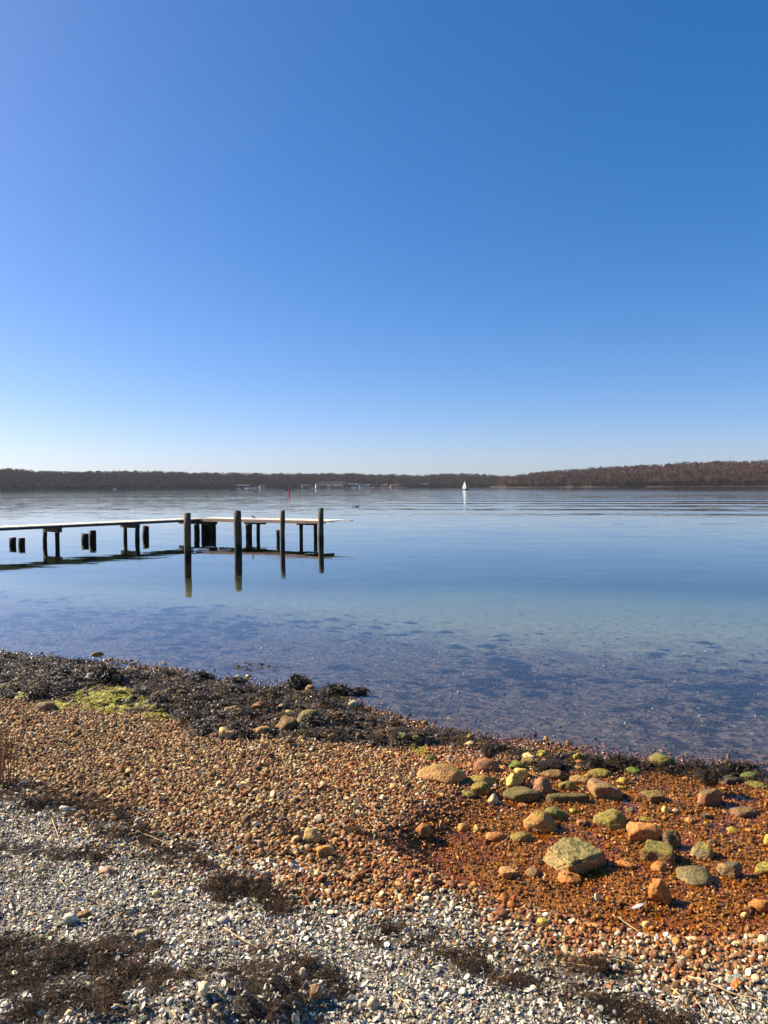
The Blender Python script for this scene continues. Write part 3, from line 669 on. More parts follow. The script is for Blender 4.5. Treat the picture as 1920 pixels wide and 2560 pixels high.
for px, lb in ((893, 'dark duck swimming beyond the pier, right one of two'), (884, 'smaller dark duck swimming beyond the pier, left of the other')):
    q = W(px, 1267.5); s = .42 if px == 893 else .28
    b = MB(); b.tube([(-.5 * s, 0, .12 * s), (-.4 * s, 0, .09 * s), (-.1 * s, 0, .06 * s), (.25 * s, 0, .08 * s), (.36 * s, 0, .2 * s), (.38 * s, 0, .36 * s), (.46 * s, 0, .42 * s), (.56 * s, 0, .4 * s), (.66 * s, 0, .39 * s)], [.02 * s, .1 * s, .17 * s, .14 * s, .07 * s, .06 * s, .075 * s, .05 * s, .02 * s], 8)
    o = b.obj('duck', M['black'], None, True, (q[0], q[1], 0)); set_(o, label=lb, category='duck')

# ------------------------------------------------------------------ pier
ZT, ZB = .68, .58
A0 = Vector((*W(0, 1327, ZB), 0)); C0 = Vector((*W(503, 1303, ZB), 0)); E0 = Vector((*W(815, 1309.7, ZB), 0))
dl = (C0 - A0).normalized(); nl = Vector((-dl.y, dl.x, 0))          # nl points to the far side of the left arm
dr_ = (E0 - C0).normalized(); nr = Vector((-dr_.y, dr_.x, 0))
WL, WR = 1.1, 1.3
pier = empty('pier', A0, 0, label='weathered wooden L-shaped pier on dark piles reaching out from the left', category='pier')
def rel(v): return Vector(v) - Vector((A0.x, A0.y, 0))
def obox(name, c, L, wd, h, ang, mat, jit=0, parent=None):
    b = MB(); b.box((0, 0, 0), (L, wd, h), None, jit); o = b.obj(name, mat, parent or pier); o.location = rel(c); o.rotation_euler = (0, 0, ang); return o
angl, angr = math.atan2(dl.y, dl.x), math.atan2(dr_.y, dr_.x)
Lstart = -9.5; Lend = (C0 - A0).length
# left arm: two stringers, cross planks
pl_me = None
for off in (.05, WL * .5, WL - .05):
    c = A0 + dl * ((Lstart + Lend) / 2) + nl * off; obox('stringer', (c.x, c.y, ZB + .045 - .002), Lend - Lstart, .07, .09, angl, M['beam'])
k = 0; u = Lstart
while u < Lend + .35:
    c = A0 + dl * u + nl * (WL / 2 + random.uniform(-.012, .012))
    if pl_me is None: pl_me = obox('plank', (c.x, c.y, ZT - .012), .138, WL + .04, .030, angl, M['deck'], .003)
    else:
        o = link_copy(pl_me); o.location = rel((c.x, c.y, ZT - .012 + random.uniform(-.003, .003))); o.rotation_euler = (0, 0, angl + random.uniform(-.008, .008))
    u += .145
# right arm: long planks with uneven ends and a pale edge beam
LR = (E0 - C0).length
c = C0 + dr_ * (LR * .42); obox('edge_beam', (c.x, c.y, ZB + .05), LR * .88, .055, .115, angr, M['edge'], .002)
c = C0 + dr_ * (LR * .93); obox('edge_beam', (c.x, c.y, ZB + .055), LR * .13, .05, .10, angr, M['edge'], .002)
for off in (WR * .5, WR - .05):
    c = C0 + dr_ * (LR * .45) + nr * off; obox('stringer', (c.x, c.y, ZB + .045), LR * .95, .07, .09, angr, M['beam'])
npl = 9; pw = WR / npl
for i in range(npl):
    cuts = [-.35, LR * random.uniform(.3, .45), LR * random.uniform(.62, .75), LR + random.choice([0, .05, .1, .02]) + (.5 if i in (5, 6) else 0)]
    for a, bb in zip(cuts[:-1], cuts[1:]):
        c = C0 + dr_ * ((a + bb) / 2) + nr * (pw * (i + .5)); obox('plank', (c.x, c.y, ZT - .012 + random.uniform(-.003, .003)), bb - a - .008, pw - .012, .032, angr, M['deck'], .002)
def pile(px, line, r, top, name='pile', lean=(0, 0), z0=-2.0, mat=None, parent=pier, pos=None):
    """round timber, uneven along its length"""
    b = MB(); n = 9; pts = []; rad = []
    for i in range(n):
        u = i / (n - 1); z = z0 + (top - z0) * u
        pts.append((lean[0] * u + random.uniform(-.006, .006), lean[1] * u + random.uniform(-.006, .006), z)); rad.append(r * random.uniform(.93, 1.06))
    b.tube(pts, rad, 14)
    v = b.v
    for i in range(14):                                                # checks and a rough sawn top
        q = random.uniform(.94, 1.0)
        for j in range(n): x_, y_, z_ = v[j * 14 + i]; px_, py_ = pts[j][0], pts[j][1]; v[j * 14 + i] = (px_ + (x_ - px_) * q, py_ + (y_ - py_) * q, z_ + (random.uniform(-.02, .02) if j == n - 1 else 0))
    o = b.obj(name, mat or M['pile'], parent, True); o.location = (pos - Vector((A0.x, A0.y, 0)) if parent else pos); return o
def on_line(px, P, dirv):
    """point of the line P + s*dir seen at image column px"""
    best = None; 
    for s in np.arange(-12, 12, .01):
        q = P + dirv * s; dd = RMn.T @ np.array([q.x, q.y, 0.3 - CAM_H]); e_ = abs(960 + F * dd[0] / -dd[2] - px)
        if best is None or e_ < best[0]: best = (e_, s)
    return P + dirv * best[1]
def bent(px_c, px_a, px_b, P, dirv, nv, width, ang, ra, rb):
    cen = on_line(px_c, P + nv * (width / 2), dirv)
    obox('pile_cap', (cen.x, cen.y, ZB - .078), .14, width - .02, .15, ang, M['beam'], .006)
    for px, r in ((px_a, ra), (px_b, rb)):
        q = on_line(px, cen, nv); pile(px, None, r, ZB - .16, pos=Vector((q.x, q.y, 0)))
bent(131, 112, 143, A0, dl, nl, WL, angl, .075, .075)
bent(325, 312.5, 343, A0, dl, nl, WL, angl, .078, .085)
cen = C0 + nl * .5 + dl * .2
obox('pile_cap', (cen.x, cen.y, ZB - .07), 1.9, .15, .13, angr, M['beam'], .006)
for px, r, off in ((492, .12, .3), (510, .12, .45), (521, .13, .6), (533, .12, .5), (527, .12, .9)):
    q = on_line(px, C0 + nr * off, dr_); pile(px, None, r, ZB - .14, pos=Vector((q.x, q.y, 0)))
cen = on_line(638, C0 + nr * .55, dr_); obox('pile_cap', (cen.x, cen.y, ZB - .055), .95, .14, .10, angr, M['beam'], .005)
for px, r, off in ((622, .13, .5), (645.5, .075, .6)):
    q = on_line(px, C0 + nr * off, dr_); pile(px, None, r, ZB - .11, pos=Vector((q.x, q.y, 0)))
cen = on_line(768, C0 + nr * .5, dr_); obox('pile_cap', (cen.x, cen.y, ZB - .045), .85, .13, .08, angr, M['beam'], .005)
for px, r, off in ((753, .07, .5), (789, .075, .6)):
    q = on_line(px, C0 + nr * off, dr_); pile(px, None, r, ZB - .09, pos=Vector((q.x, q.y, 0)))
# mooring posts
for px, wl_y, r, top, lb in ((469, 1389, .10, 1.19, 'weathered mooring post at the corner of the pier, leftmost of four'), (596, 1375.5, .122, 1.19, 'thickest weathered mooring post, second from left before the pier'),
                             (707.5, 1359.4, .082, 1.12, 'thinnest mooring post, third from left before the pier'), (803, 1352, .105, 1.16, 'mooring post at the outer end of the pier, rightmost of four')):
    q = W(px, wl_y); o = pile(px, None, r, top, 'mooring_post', (random.uniform(-.02, .02), 0), -2, M['post'], None, Vector((q[0], q[1], 0)))
    set_(o, label=lb, category='mooring post')
# rotten stumps of an older pier
for px, wy, r, top, lean, lb in ((31.5, 1363, .115, .25, (0, 0), 'short rotten pile stump nearest the left edge, left one of a pair'), (53.5, 1364.5, .115, .25, (.01, 0), 'short rotten pile stump under the pier, right one of the left pair'),
                                 (213, 1354, .13, .28, (0, 0), 'lower rotten pile stump leaning on a taller one under the pier'), (230, 1352.5, .125, .38, (.03, 0), 'taller rotten pile stump beside a lower one under the pier'),
                                 (359, 1343, .13, .43, (.10, 0), 'bent leaning pile stump right of the second pile pair'), (697, 1351, .07, .36, (-.03, 0), 'thin pile stump just behind the thinnest mooring post')):
    q = W(px, wy); o = pile(px, None, r, top, 'pile_stump', lean, -1.5, M['pile'], None, Vector((q[0], q[1], 0))); set_(o, label=lb, category='pile stump')
# bird perched on the deck
q = on_line(634, C0 + nr * .5, dr_); e = empty('perched_bird', (q.x, q.y, ZT + .005), R(205), label='small dark bird standing on the right arm of the pier', category='bird'); e.scale = (.62, .62, .72)
b = MB(); b.tube([(-.17, 0, .03), (-.10, 0, .055), (-.04, 0, .085), (.02, 0, .115), (.05, 0, .145), (.07, 0, .165), (.095, 0, .165), (.125, 0, .158)], [.008, .022, .042, .043, .028, .026, .018, .003], 10); b.obj('body', M['black'], e, True)
for s in (-1, 1): b = MB(); b.tube([(0, s * .018, .08), (.005, s * .018, .002)], .005, 5); b.tube([(-.012, s * .018, .004), (.025, s * .018, .004)], .004, 4); b.obj('leg', M['twig'], e)

# ------------------------------------------------------------------ boulders
def ico(n):
    bm = bmesh.new(); bmesh.ops.create_icosphere(bm, subdivisions=n, radius=1)
    v = np.array([x.co[:] for x in bm.verts]); f = np.array([[q.index for q in p.verts] for p in bm.faces]); bm.free(); return v, f
ICO = {n: ico(n) for n in (1, 2, 3, 4, 5)}
def stone_shape(seed, n, kind='round', rough=1.0):
    r = np.random.default_rng(seed); v, f = ICO[n]; v = v.copy()
    o = r.uniform(0, 50, 3)
    if kind in ('block', 'wedge', 'angular'):
        planes = 9 if kind == 'angular' else 6
        if kind == 'angular': N = r.normal(size=(planes, 3)); D = r.uniform(.55, .8, planes)
        else:
            N = np.array([[1, 0, 0], [-1, 0, 0], [0, 1, 0], [0, -1, 0], [0, 0, 1], [0, 0, -1]], float) + r.normal(size=(6, 3)) * (.16 if kind == 'block' else .3); D = r.uniform(.58, .72, 6)
        N /= np.linalg.norm(N, axis=1)[:, None]
        rad = np.min(np.where(v @ N.T > .05, D / np.maximum(v @ N.T, .05), 9), axis=1)
        rad = np.minimum(rad, 1.02); v = v * rad[:, None] / .72
    if kind == 'round' and n > 2:
        N = r.normal(size=(11, 3)); N /= np.linalg.norm(N, axis=1)[:, None]; D = r.uniform(.66, .92, 11); q = v @ N.T
        rad = np.min(np.where(q > .05, D / np.maximum(q, .05), 9), axis=1); v = v * (.15 + .85 * np.minimum(rad, 1.0))[:, None]
    v = v * (1 + rough * (.13 * vnoise(v[:, 0] * 1.3 + o[0], v[:, 1] * 1.3 + o[1], v[:, 2] * 1.3 + o[2]) + .06 * vnoise(v[:, 0] * 3 + o[1], v[:, 1] * 3 + o[2], v[:, 2] * 3 + o[0])
                          + (.028 * vnoise(v[:, 0] * 8 + o[1], v[:, 1] * 8, v[:, 2] * 8 + o[0]) + .012 * vnoise(v[:, 0] * 20 + o[1], v[:, 1] * 20, v[:, 2] * 20 + o[0]) if n > 2 else 0)))[:, None]
    return v, f
landmarks = []
rock_no = [0]
OL, YG, GR = (.33, .25, .016), (.54, .42, .02), (.15, .22, .012)      # olive, yellow and green growth
def rock(box, label, col, col2, moss=0., mcol=OL, kind='round', rz=None, depth=.75, hmin=.3, short=None, sink=.5, name='boulder', zoff=0.):
    x0, y0, x1, y1 = box; rock_no[0] += 1
    if name == 'boulder' and x0 > 1140 and moss < .3 and col not in (YEL2, PAL2): moss += .16; mcol = (.33, .25, .02)
    sd_ = 500 + rock_no[0] * 7
    g = G((x0 + x1) / 2, y1); dist = math.hypot(g.y, g.x); per = g.y / F
    w = (x1 - x0) * per; D = depth * w; th = math.atan2(CAM_H - g.z, dist)
    yh = (y1 - y0) * g.y / math.cos(th) / F; h = max(hmin * w, math.sqrt(max(0, yh ** 2 - (D * math.sin(th)) ** 2)) / math.cos(th) * .82)
    dv = Vector((g.x, g.y, 0)).normalized(); c = Vector((g.x, g.y, 0)) + dv * D * .42
    v, f = stone_shape(sd_, 4 if (x1 - x0) > 45 else 3, kind)
    v = v / np.abs(v).max(0)
    ang = random.uniform(-.3, .3) if rz is None else rz
    v = v * np.array([w / 2, D / 2, h * (1 + sink) / 2]); ca_, sa_ = math.cos(ang), math.sin(ang)
    v = np.stack([v[:, 0] * ca_ - v[:, 1] * sa_, v[:, 0] * sa_ + v[:, 1] * ca_, v[:, 2]], -1)
    me = bpy.data.meshes.new(name); me.from_pydata(v.tolist(), [], f.tolist()); me.polygons.foreach_set('use_smooth', [True] * len(f)); me.materials.append(M['rock'])
    o = bpy.data.objects.new(name, me); COL.objects.link(o)
    zt = min(g.z, float(terrain(c.x, c.y))); o.location = (c.x, c.y, zt + h * (1 - sink) / 2 - .004 + zoff)
    o['col'] = [float(k * q) for k, q in zip(col, (1.04, 1, .78))] + [1.]; o['col2'] = [float(k * q) for k, q in zip(col2, (1.04, 1, .78))] + [1.]; o['moss'] = float(moss); o['mosscol'] = [float(k) for k in mcol] + [1.]
    set_(o, label=label, category='rock' if name == 'boulder' else 'stone')
    if short: landmarks.append((c.x, c.y, w / 2, short))
    return o
TAN, TAN2 = (.42, .25, .11), (.54, .36, .18)
ORA, ORA2 = (.46, .17, .04), (.58, .28, .09)
RUS, RUS2 = (.32, .09, .018), (.48, .16, .03)
BRO, BRO2 = (.18, .095, .04), (.32, .18, .08)
PUR, PUR2 = (.25, .095, .045), (.36, .165, .075)
YEL, YEL2 = (.52, .34, .07), (.66, .46, .14)
GRE, GRE2 = (.28, .22, .13), (.40, .33, .22)
PAL, PAL2 = (.55, .47, .36), (.66, .58, .46)
DRK, DRK2 = (.05, .04, .035), (.10, .08, .06)
rock((1040, 1905, 1170, 1963), 'broad flat tan boulder with pinkish top at the head of the rock cluster', (.52, .29, .10), (.46, .20, .09), .45, (.30, .22, .03), depth=.8, hmin=.2, short='the broad tan boulder')
rock((1178, 1895, 1250, 1932), 'purple red boulder draped with seaweed behind the arched stone', PUR, PUR2, .05, short='the purple red boulder')
rock((1166, 1937, 1246, 1961), 'low arched stone with yellow lichen edge', YEL, BRO2, .45, OL, hmin=.2, depth=.6)
rock((1171, 1952, 1228, 1987), 'round olive mossy stone below the arched stone', BRO, BRO2, .75, OL, short='the round olive stone')
rock((1146, 1974, 1199, 1994), 'low dark stone furred with olive moss at the gravel edge', DRK, BRO, .8, OL)
rock((1218, 1985, 1248, 2011), 'small pale yellow round stone in front of the cluster', YEL2, PAL, .0, short='the small pale round stone')
rock((1259, 1932, 1308, 1970), 'knobbly yellow stone standing in the middle of the cluster', YEL, YEL2, .25, YG, 'angular', hmin=.6, short='the knobbly yellow stone')
rock((1285, 1917, 1326, 1946), 'tilted yellow stone with a dark shaded end', YEL2, YEL, .05, OL, 'wedge')
rock((1265, 1900, 1317, 1925), 'bright green moss covered stone beside the purple boulder', BRO, BRO2, 1., GR)
rock((1303, 1881, 1343, 1905), 'pale yellow stone behind the bright green one', PAL2, YEL2, .1, OL, 'wedge')
rock((1254, 1969, 1356, 2009), 'large flat olive mossy rock at the water edge', BRO, BRO2, .85, (.15, .13, .018), depth=.7, hmin=.22, short='the large flat olive rock')
rock((1329, 1942, 1384, 1988), 'red brown rounded boulder with a shaded right side', (.26, .12, .075), PUR2, .05, short='the red brown boulder')
rock((1346, 1921, 1410, 1948), 'wide brown domed stone under black weed', BRO, PUR, .2, OL)
rock((1393, 1950, 1444, 1978), 'small mossy dome right of the red brown boulder', BRO, BRO2, .8, OL)
rock((1360, 1983, 1478, 2008), 'long thin mossy slab lying across the stream mouth', BRO, DRK, .75, (.14, .12, .02), 'block', rz=-.05, depth=.28, hmin=.14, short='the long mossy slab')
rock((1423, 1937, 1476, 1962), 'grey brown stone streaked with algae left of the brown boulder', BRO2, PUR, .25, OL)
rock((1430, 1880, 1463, 1906), 'upright yellow green stone standing at the sea edge', YEL, BRO2, .85, YG, hmin=.75)
rock((1461, 1945, 1555, 1999), 'big tan brown boulder with steep dark right end', (.30, .17, .08), BRO2, .3, (.17, .13, .03), 'wedge', hmin=.45, short='the big tan brown boulder')
rock((1621, 1879, 1692, 1918), 'green domed rock with black weed skirt at the sea edge', BRO, BRO2, .85, (.2, .2, .02), short='the green domed rock')
rock((1563, 1915, 1605, 1935), 'small green capped stone at the end of the weed bank', BRO, DRK, .8, GR)
rock((1461, 1923, 1532, 1944), 'low olive stone behind the big tan brown boulder', BRO, BRO2, .8, OL, hmin=.2)
rock((1851, 1928, 1906, 1954), 'bright green mossy rock near the right edge', BRO, DRK, .95, (.12, .17, .015), short='the green rock at the right edge')
rock((1793, 1937, 1856, 1963), 'brown rock hairy with weed left of the green one', BRO, DRK, .6, (.07, .055, .015))
rock((1862, 1953, 1925, 1970), 'flat yellow mossy stone in front of the green rock', BRO, BRO2, .85, (.22, .19, .02), hmin=.18)
rock((1602, 1977, 1668, 2007), 'square brown block standing in the shallow stream', (.17, .085, .045), BRO, .35, OL, 'block', rz=.15, short='the square brown block')
rock((1735, 1967, 1806, 2016), 'pink and olive boulder with a crown of weed', PUR2, PUR, .5, (.16, .13, .03), 'wedge', hmin=.55, short='the weed crowned boulder')
rock((1651, 2014, 1674, 2032), 'small bright yellow stone, left of a pair in the stream', YEL2, PAL, 0, name='cobble')
rock((1679, 2020, 1699, 2032), 'small bright yellow stone, right of a pair in the stream', YEL2, PAL, 0, name='cobble')
rock((1483, 2025, 1571, 2074), 'yellow green mossy dome in the middle of the stream', BRO2, YEL, .95, (.27, .23, .02), hmin=.42, short='the yellow green dome')
rock((1563, 2054, 1655, 2107), 'smooth orange boulder with a ridge along its top', (.56, .22, .07), (.62, .28, .09), 0, OL, 'wedge', rz=-.2, hmin=.40, short='the smooth orange boulder')
rock((1588, 2042, 1626, 2054), 'low yellow mossy stone behind the orange boulder', BRO, YEL, .9, YG, hmin=.2)
rock((1823, 2015, 1896, 2042), 'drowned brown dome under the stream near the right edge', (.16, .085, .05), BRO, .3, OL, hmin=.2)
rock((1707, 2042, 1737, 2057), 'small pinkish stone in the stream right of the yellow pair', ORA2, PUR2, 0, name='cobble')
rock((1307, 2031, 1396, 2085), 'orange boulder with olive foot left of the stream', (.40, .19, .06), (.46, .25, .08), .28, (.16, .13, .02), hmin=.5, short='the orange olive boulder')
rock((1352, 2019, 1421, 2052), 'mossy yellow boulder touching the orange one from behind', BRO2, YEL, .95, (.2, .2, .02), hmin=.4)
rock((1653, 2078, 1703, 2122), 'dark stone with mossy top right of the orange boulder', DRK, BRO, .55, (.2, .16, .03), 'wedge', hmin=.55)
rock((1599, 2108, 1688, 2156), 'olive slab tilted in the stream below the orange boulder', (.24, .13, .05), BRO, .6, (.2, .17, .02), 'block', rz=-.35, hmin=.35, short='the tilted olive slab')
rock((1627, 2155, 1670, 2182), 'small orange stone at the foot of the tilted slab', ORA, ORA2, .1)
rock((1718, 2110, 1784, 2149), 'grey green pointed stone alone in the stream', BRO2, GRE, .55, OL, 'angular', short='the grey green pointed stone')
rock((1689, 2171, 1786, 2213), 'long grey olive stone half under the stream', (.30, .17, .07), GRE, .55, (.15, .13, .04), hmin=.22, rz=-.3, short='the long grey olive stone')
rock((1790, 2153, 1856, 2198), 'small grey stone with a dark shaded side in the stream', BRO2, DRK2, .5, (.13, .12, .04), 'wedge', hmin=.5)
rock((1616, 2194, 1678, 2262), 'orange wedge of rock rising from the stream', ORA2, RUS2, 0, OL, 'wedge', rz=-.6, hmin=.45, depth=.9, short='the orange wedge')
rock((1887, 2156, 1945, 2194), 'mossy stone cut by the right edge of the view', BRO, BRO2, .85, OL)
rock((1905, 2083, 1940, 2112), 'yellow mossy stone at the right edge above the mossy one', YEL, BRO2, .7, YG)
rock((1872, 2248, 1935, 2284), 'smooth rust coloured hump at the right edge of the stream', RUS2, ORA, 0, hmin=.25)
rock((1532, 2150, 1597, 2172), 'flat rust stone right of the square mossy block', ORA, RUS2, 0, hmin=.2)
rock((1384, 2180, 1455, 2212), 'rust stained angular stone under the square mossy block', RUS2, ORA, 0, OL, 'angular', hmin=.35)
rock((1483, 2233, 1501, 2253), 'small silvery white stone on dark wet gravel', (.6, .6, .62), PAL2, 0, OL, 'angular', name='cobble', short='the silvery white stone')
rock((1851, 2281, 1873, 2299), 'yellow pebble with a white rim beside the stream', YEL, PAL2, 0, name='cobble')
rock((1341, 2296, 1377, 2316), 'flat bright yellow stone on the grey gravel', YEL2, (.6, .45, .1), 0, OL, 'wedge', name='cobble', hmin=.25, short='the flat yellow stone')
rock((1604, 2302, 1630, 2321), 'rounded tan stone on the gravel below the stream', YEL2, TAN2, 0, name='cobble')
rock((227, 1624, 260, 1642), 'small olive rock standing in the shallow sea', BRO, YEL, .6, (.14, .11, .02), hmin=.45, short='the rock in the shallows')
rock((279, 1678, 302, 1703), 'pink grey rock poking from the black weed', PUR2, PAL, 0, OL, 'wedge', hmin=.8, short='the pink grey rock')
rock((87, 1751, 142, 1779), 'brown rock at the inland edge of the weed belt', BRO2, BRO, .3, OL, hmin=.4, short='the brown rock by the weed')
rock((627, 1752, 664, 1777), 'purple brown pointed rock in the weed belt', PUR, PUR2, 0, OL, 'wedge', hmin=.6, short='the purple pointed rock')
rock((687, 1788, 746, 1828), 'brown rounded boulder at the weed belt edge', BRO, BRO2, .15, OL, hmin=.5, short='the brown boulder in the weed')
rock((868, 1748, 905, 1771), 'grey white round stone at the sea end of the weed', GRE2, PAL, 0, hmin=.55, short='the grey white round stone')
rock((538, 1818, 590, 1847), 'rough tan boulder with dark right side on the gravel', TAN2, TAN, 0, OL, 'angular', hmin=.45, short='the rough tan boulder')
rock((627, 1813, 680, 1838), 'brown flat boulder between weed and gravel', BRO2, TAN, .1)
rock((693, 1758, 715, 1774), 'small grey stone in the weed above the brown boulder', GRE, GRE2, 0)
rock((738, 1769, 812, 1812), 'dark boulder with a yellow green mossy crown', DRK2, BRO, .55, (.25, .23, .02), hmin=.4, short='the moss crowned boulder')
rock((762, 1711, 788, 1729), 'round tan stone at the foot of the tallest weed mound', BRO2, TAN, 0, hmin=.7)
rock((710, 1771, 737, 1786), 'flat yellowish stone left of the moss crowned boulder', YEL2, YEL, .2, YG, hmin=.3)
rock((560, 1764, 600, 1782), 'slanting grey brown slab lying in the weed', BRO2, GRE, 0, OL, 'block', rz=.5, depth=.4, hmin=.2)
rock((598, 1789, 620, 1804), 'reddish flat stone in the weed belt', PUR2, PUR, 0, hmin=.4)
rock((889, 1828, 910, 1852), 'dark pointed stone on the tan gravel', DRK, BRO, 0, OL, 'wedge', hmin=.7)
rock((455, 1752, 470, 1761), 'small pale stone at the edge of the weed belt', PAL, PAL2, 0)
rock((432, 1708, 452, 1719), 'flat cream stone lying on the weed', PAL2, PAL, 0, hmin=.3)
rock((997, 1830, 1021, 1848), 'green mossy stone, left of a pair at the shore', BRO, BRO2, 1, GR, hmin=.6)
rock((1027, 1834, 1058, 1856), 'green mossy stone, right of a pair at the shore', BRO, BRO2, 1, GR, hmin=.55, short='the green mossy pair')
rock((1063, 1885, 1092, 1903), 'vivid green mossy stone alone on the gravel', BRO, BRO2, 1, (.12, .17, .015), hmin=.45, short='the lone green stone')
rock((1162, 1834, 1186, 1852), 'olive stone at the sea edge behind the tan pair', BRO, DRK, .75, OL, hmin=.6)
rock((1054, 1799, 1071, 1813), 'small mossy stone standing in the sea', BRO, BRO2, .7, OL, hmin=.7)
rock((1156, 1851, 1190, 1868), 'pale tan stone lying over a smaller one at the shore', PAL, TAN2, 0, OL, 'wedge', hmin=.35)
rock((752, 2072, 803, 2111), 'large sandy orange stone on the gravel bank', (.46, .29, .12), (.52, .35, .16), 0, hmin=.55, short='the sandy orange stone')
rock((787, 2112, 832, 2146), 'orange angular stone just below the sandy one', (.5, .24, .06), (.55, .3, .1), 0, OL, 'block', rz=.4, hmin=.5, short='the orange angular stone')
rock((1025, 2060, 1078, 2091), 'orange brown crumbly stone on the gravel', ORA, (.42, .2, .06), 0, OL, 'angular', hmin=.4, short='the crumbly orange stone')
rock((1139, 2057, 1174, 2079), 'tan orange stone at the left edge of the stream', ORA2, TAN, 0, hmin=.5, short='the tan orange stone')
rock((1095, 2050, 1117, 2073), 'upright reddish stone on the gravel', (.34, .17, .1), ORA2, 0, OL, 'angular', hmin=.8)
rock((1180, 2062, 1202, 2084), 'yellow pointed stone beside the stream', YEL, YEL2, 0, OL, 'wedge', hmin=.7)
rock((1210, 2078, 1266, 2104), 'brown wet stone left of the square mossy block', BRO2, RUS2, .1)
rock((1275, 2080, 1336, 2104), 'olive capped stone in front of the orange olive boulder', BRO2, YEL, .7, (.2, .17, .02), hmin=.25)
rock((1072, 2184, 1096, 2212), 'pinkish tan upright block on the gravel', (.42, .26, .17), TAN2, 0, OL, 'block', rz=.3, hmin=.9, short='the pinkish upright block')
rock((1245, 2170, 1294, 2196), 'tan slanting stone left of the rust stained one', TAN, ORA2, 0, OL, 'wedge')
rock((1310, 2170, 1352, 2194), 'brown stone at the left foot of the square block', (.2, .1, .06), BRO2, 0)
rock((243, 2166, 296, 2191), 'flat brick red stone on the shell bank', (.34, .17, .12), (.40, .22, .16), 0, hmin=.2, name='cobble', short='the flat brick red stone')
rock((156, 2284, 198, 2316), 'white rounded stone on the shell bank', (.62, .6, .57), (.7, .68, .64), 0, name='cobble', hmin=.5, short='the white rounded stone')
rock((182, 2276, 232, 2300), 'flat rusty brown stone beside the white one', (.25, .12, .06), BRO2, 0, OL, 'wedge', name='cobble', hmin=.25)
rock((324, 2323, 371, 2348), 'mottled grey stone on the shell bank', GRE2, GRE, 0, name='cobble', hmin=.35, short='the mottled grey stone')
rock((379, 2225, 400, 2244), 'greenish yellow angular stone on the shell bank', (.5, .47, .25), PAL, 0, OL, 'block', name='cobble', hmin=.6, short='the greenish yellow stone')
rock((917, 2497, 950, 2525), 'round sandy stone near the bottom of the view', (.52, .4, .26), PAL, 0, name='cobble', hmin=.6, short='the round sandy stone')
rock((773, 2468, 805, 2496), 'brown stone at the end of the dark drift heap', (.25, .15, .1), BRO2, 0, OL, 'wedge', name='cobble', hmin=.6, short='the brown stone by the heap')
rock((1813, 2435, 1872, 2462), 'blue grey flint on the gravel at lower right', (.22, .23, .25), (.34, .35, .36), 0, OL, 'angular', name='cobble', hmin=.3, short='the blue grey flint')
rock((1824, 2450, 1861, 2473), 'bright orange brick fragment in front of the blue grey flint', (.5, .16, .03), (.55, .2, .05), 0, OL, 'block', rz=.5, name='cobble', hmin=.45)
rock((1536, 2321, 1583, 2334), 'long pale stone on the gravel below the stream', PAL2, PAL, 0, OL, 'block', rz=.15, depth=.35, name='cobble', hmin=.2, short='the long pale stone')
rock((1705, 2347, 1765, 2370), 'pale tan stone pile leader at the stream edge', PAL2, TAN2, 0, name='cobble')
rock((1888, 2338, 1930, 2358), 'pinkish flat stone at the right edge below the stream', ORA2, PAL, 0, name='cobble', hmin=.3)
rock((530, 2505, 552, 2536), 'pale triangular stone standing in the dark drift', (.4, .34, .26), GRE2, 0, OL, 'wedge', name='cobble', hmin=.9)
rock((727, 2538, 752, 2566), 'white oval stone at the bottom edge of the view', (.66, .62, .55), PAL2, 0, name='cobble', hmin=.7)

def where(xw, yw):
    best = min(landmarks, key=lambda l: math.hypot(l[0] - xw, l[1] - yw) - l[2]); dx, dy = xw - best[0], yw - best[1]; dd = math.hypot(dx, dy) - best[2]
    side = ('right of' if dx > 0 else 'left of') if abs(dx) > abs(dy) else ('behind' if dy > 0 else 'in front of')
    how = 'close' if dd < .12 else ('a little way' if dd < .3 else ('well' if dd < .6 else 'far'))
    if how == 'close': return {'right of': 'touching the right side of', 'left of': 'touching the left side of', 'behind': 'right behind', 'in front of': 'right in front of'}[side] + ' ' + best[3] if dd < .03 else 'close ' + ('to the ' + side if side in ('right of', 'left of') else side) + ' ' + best[3]
    return how + ' ' + side + ' ' + best[3]
def filler_stones():
    kinds_ = [('orange', ORA, ORA2, .1, OL), ('rust brown', RUS, BRO2, 0, OL), ('olive mossy', BRO, BRO2, .8, OL), ('yellow mossy', BRO2, YEL, .9, YG), ('brown', BRO, BRO2, .2, OL), ('tan', TAN, TAN2, .05, OL), ('purple brown', PUR, PUR2, .05, OL), ('dark', DRK, BRO, .3, OL)]
    shapes_ = [('rounded', 'round'), ('angular', 'angular'), ('blocky', 'block'), ('wedge shaped', 'wedge')]; used = set(); base = list(landmarks); n = 0
    while n < 46:
        py = 1888 + 340 * random.random() ** 2.2; lo = 1180 if py < 1990 else 1120 + (py - 1990) * .75; px = random.uniform(lo, 1915); w = 14 + 26 * random.random() ** 1.6
        if py < 1890 + max(0, px - 1450) * .10: continue
        g = G(px, py); r_ = w * g.y / F / 2
        if any(math.hypot(g.x - l[0], g.y - l[1]) < l[2] * .9 + r_ for l in base): continue
        cn, c1, c2, ms, mc = random.choice(kinds_); sn, sk_ = random.choice(shapes_); lab = '%s %s stone %s' % (cn, sn, where(g.x, g.y)); lab = lab.replace(sn + ' ', '') if len(lab.split()) > 16 else lab
        if lab in used: continue
        used.add(lab); base.append((g.x, g.y, r_)); n += 1
        rock((px - w / 2, py - w * .5, px + w / 2, py), lab, c1, c2, ms, mc, sk_, hmin=random.uniform(.35, .6), name='cobble')
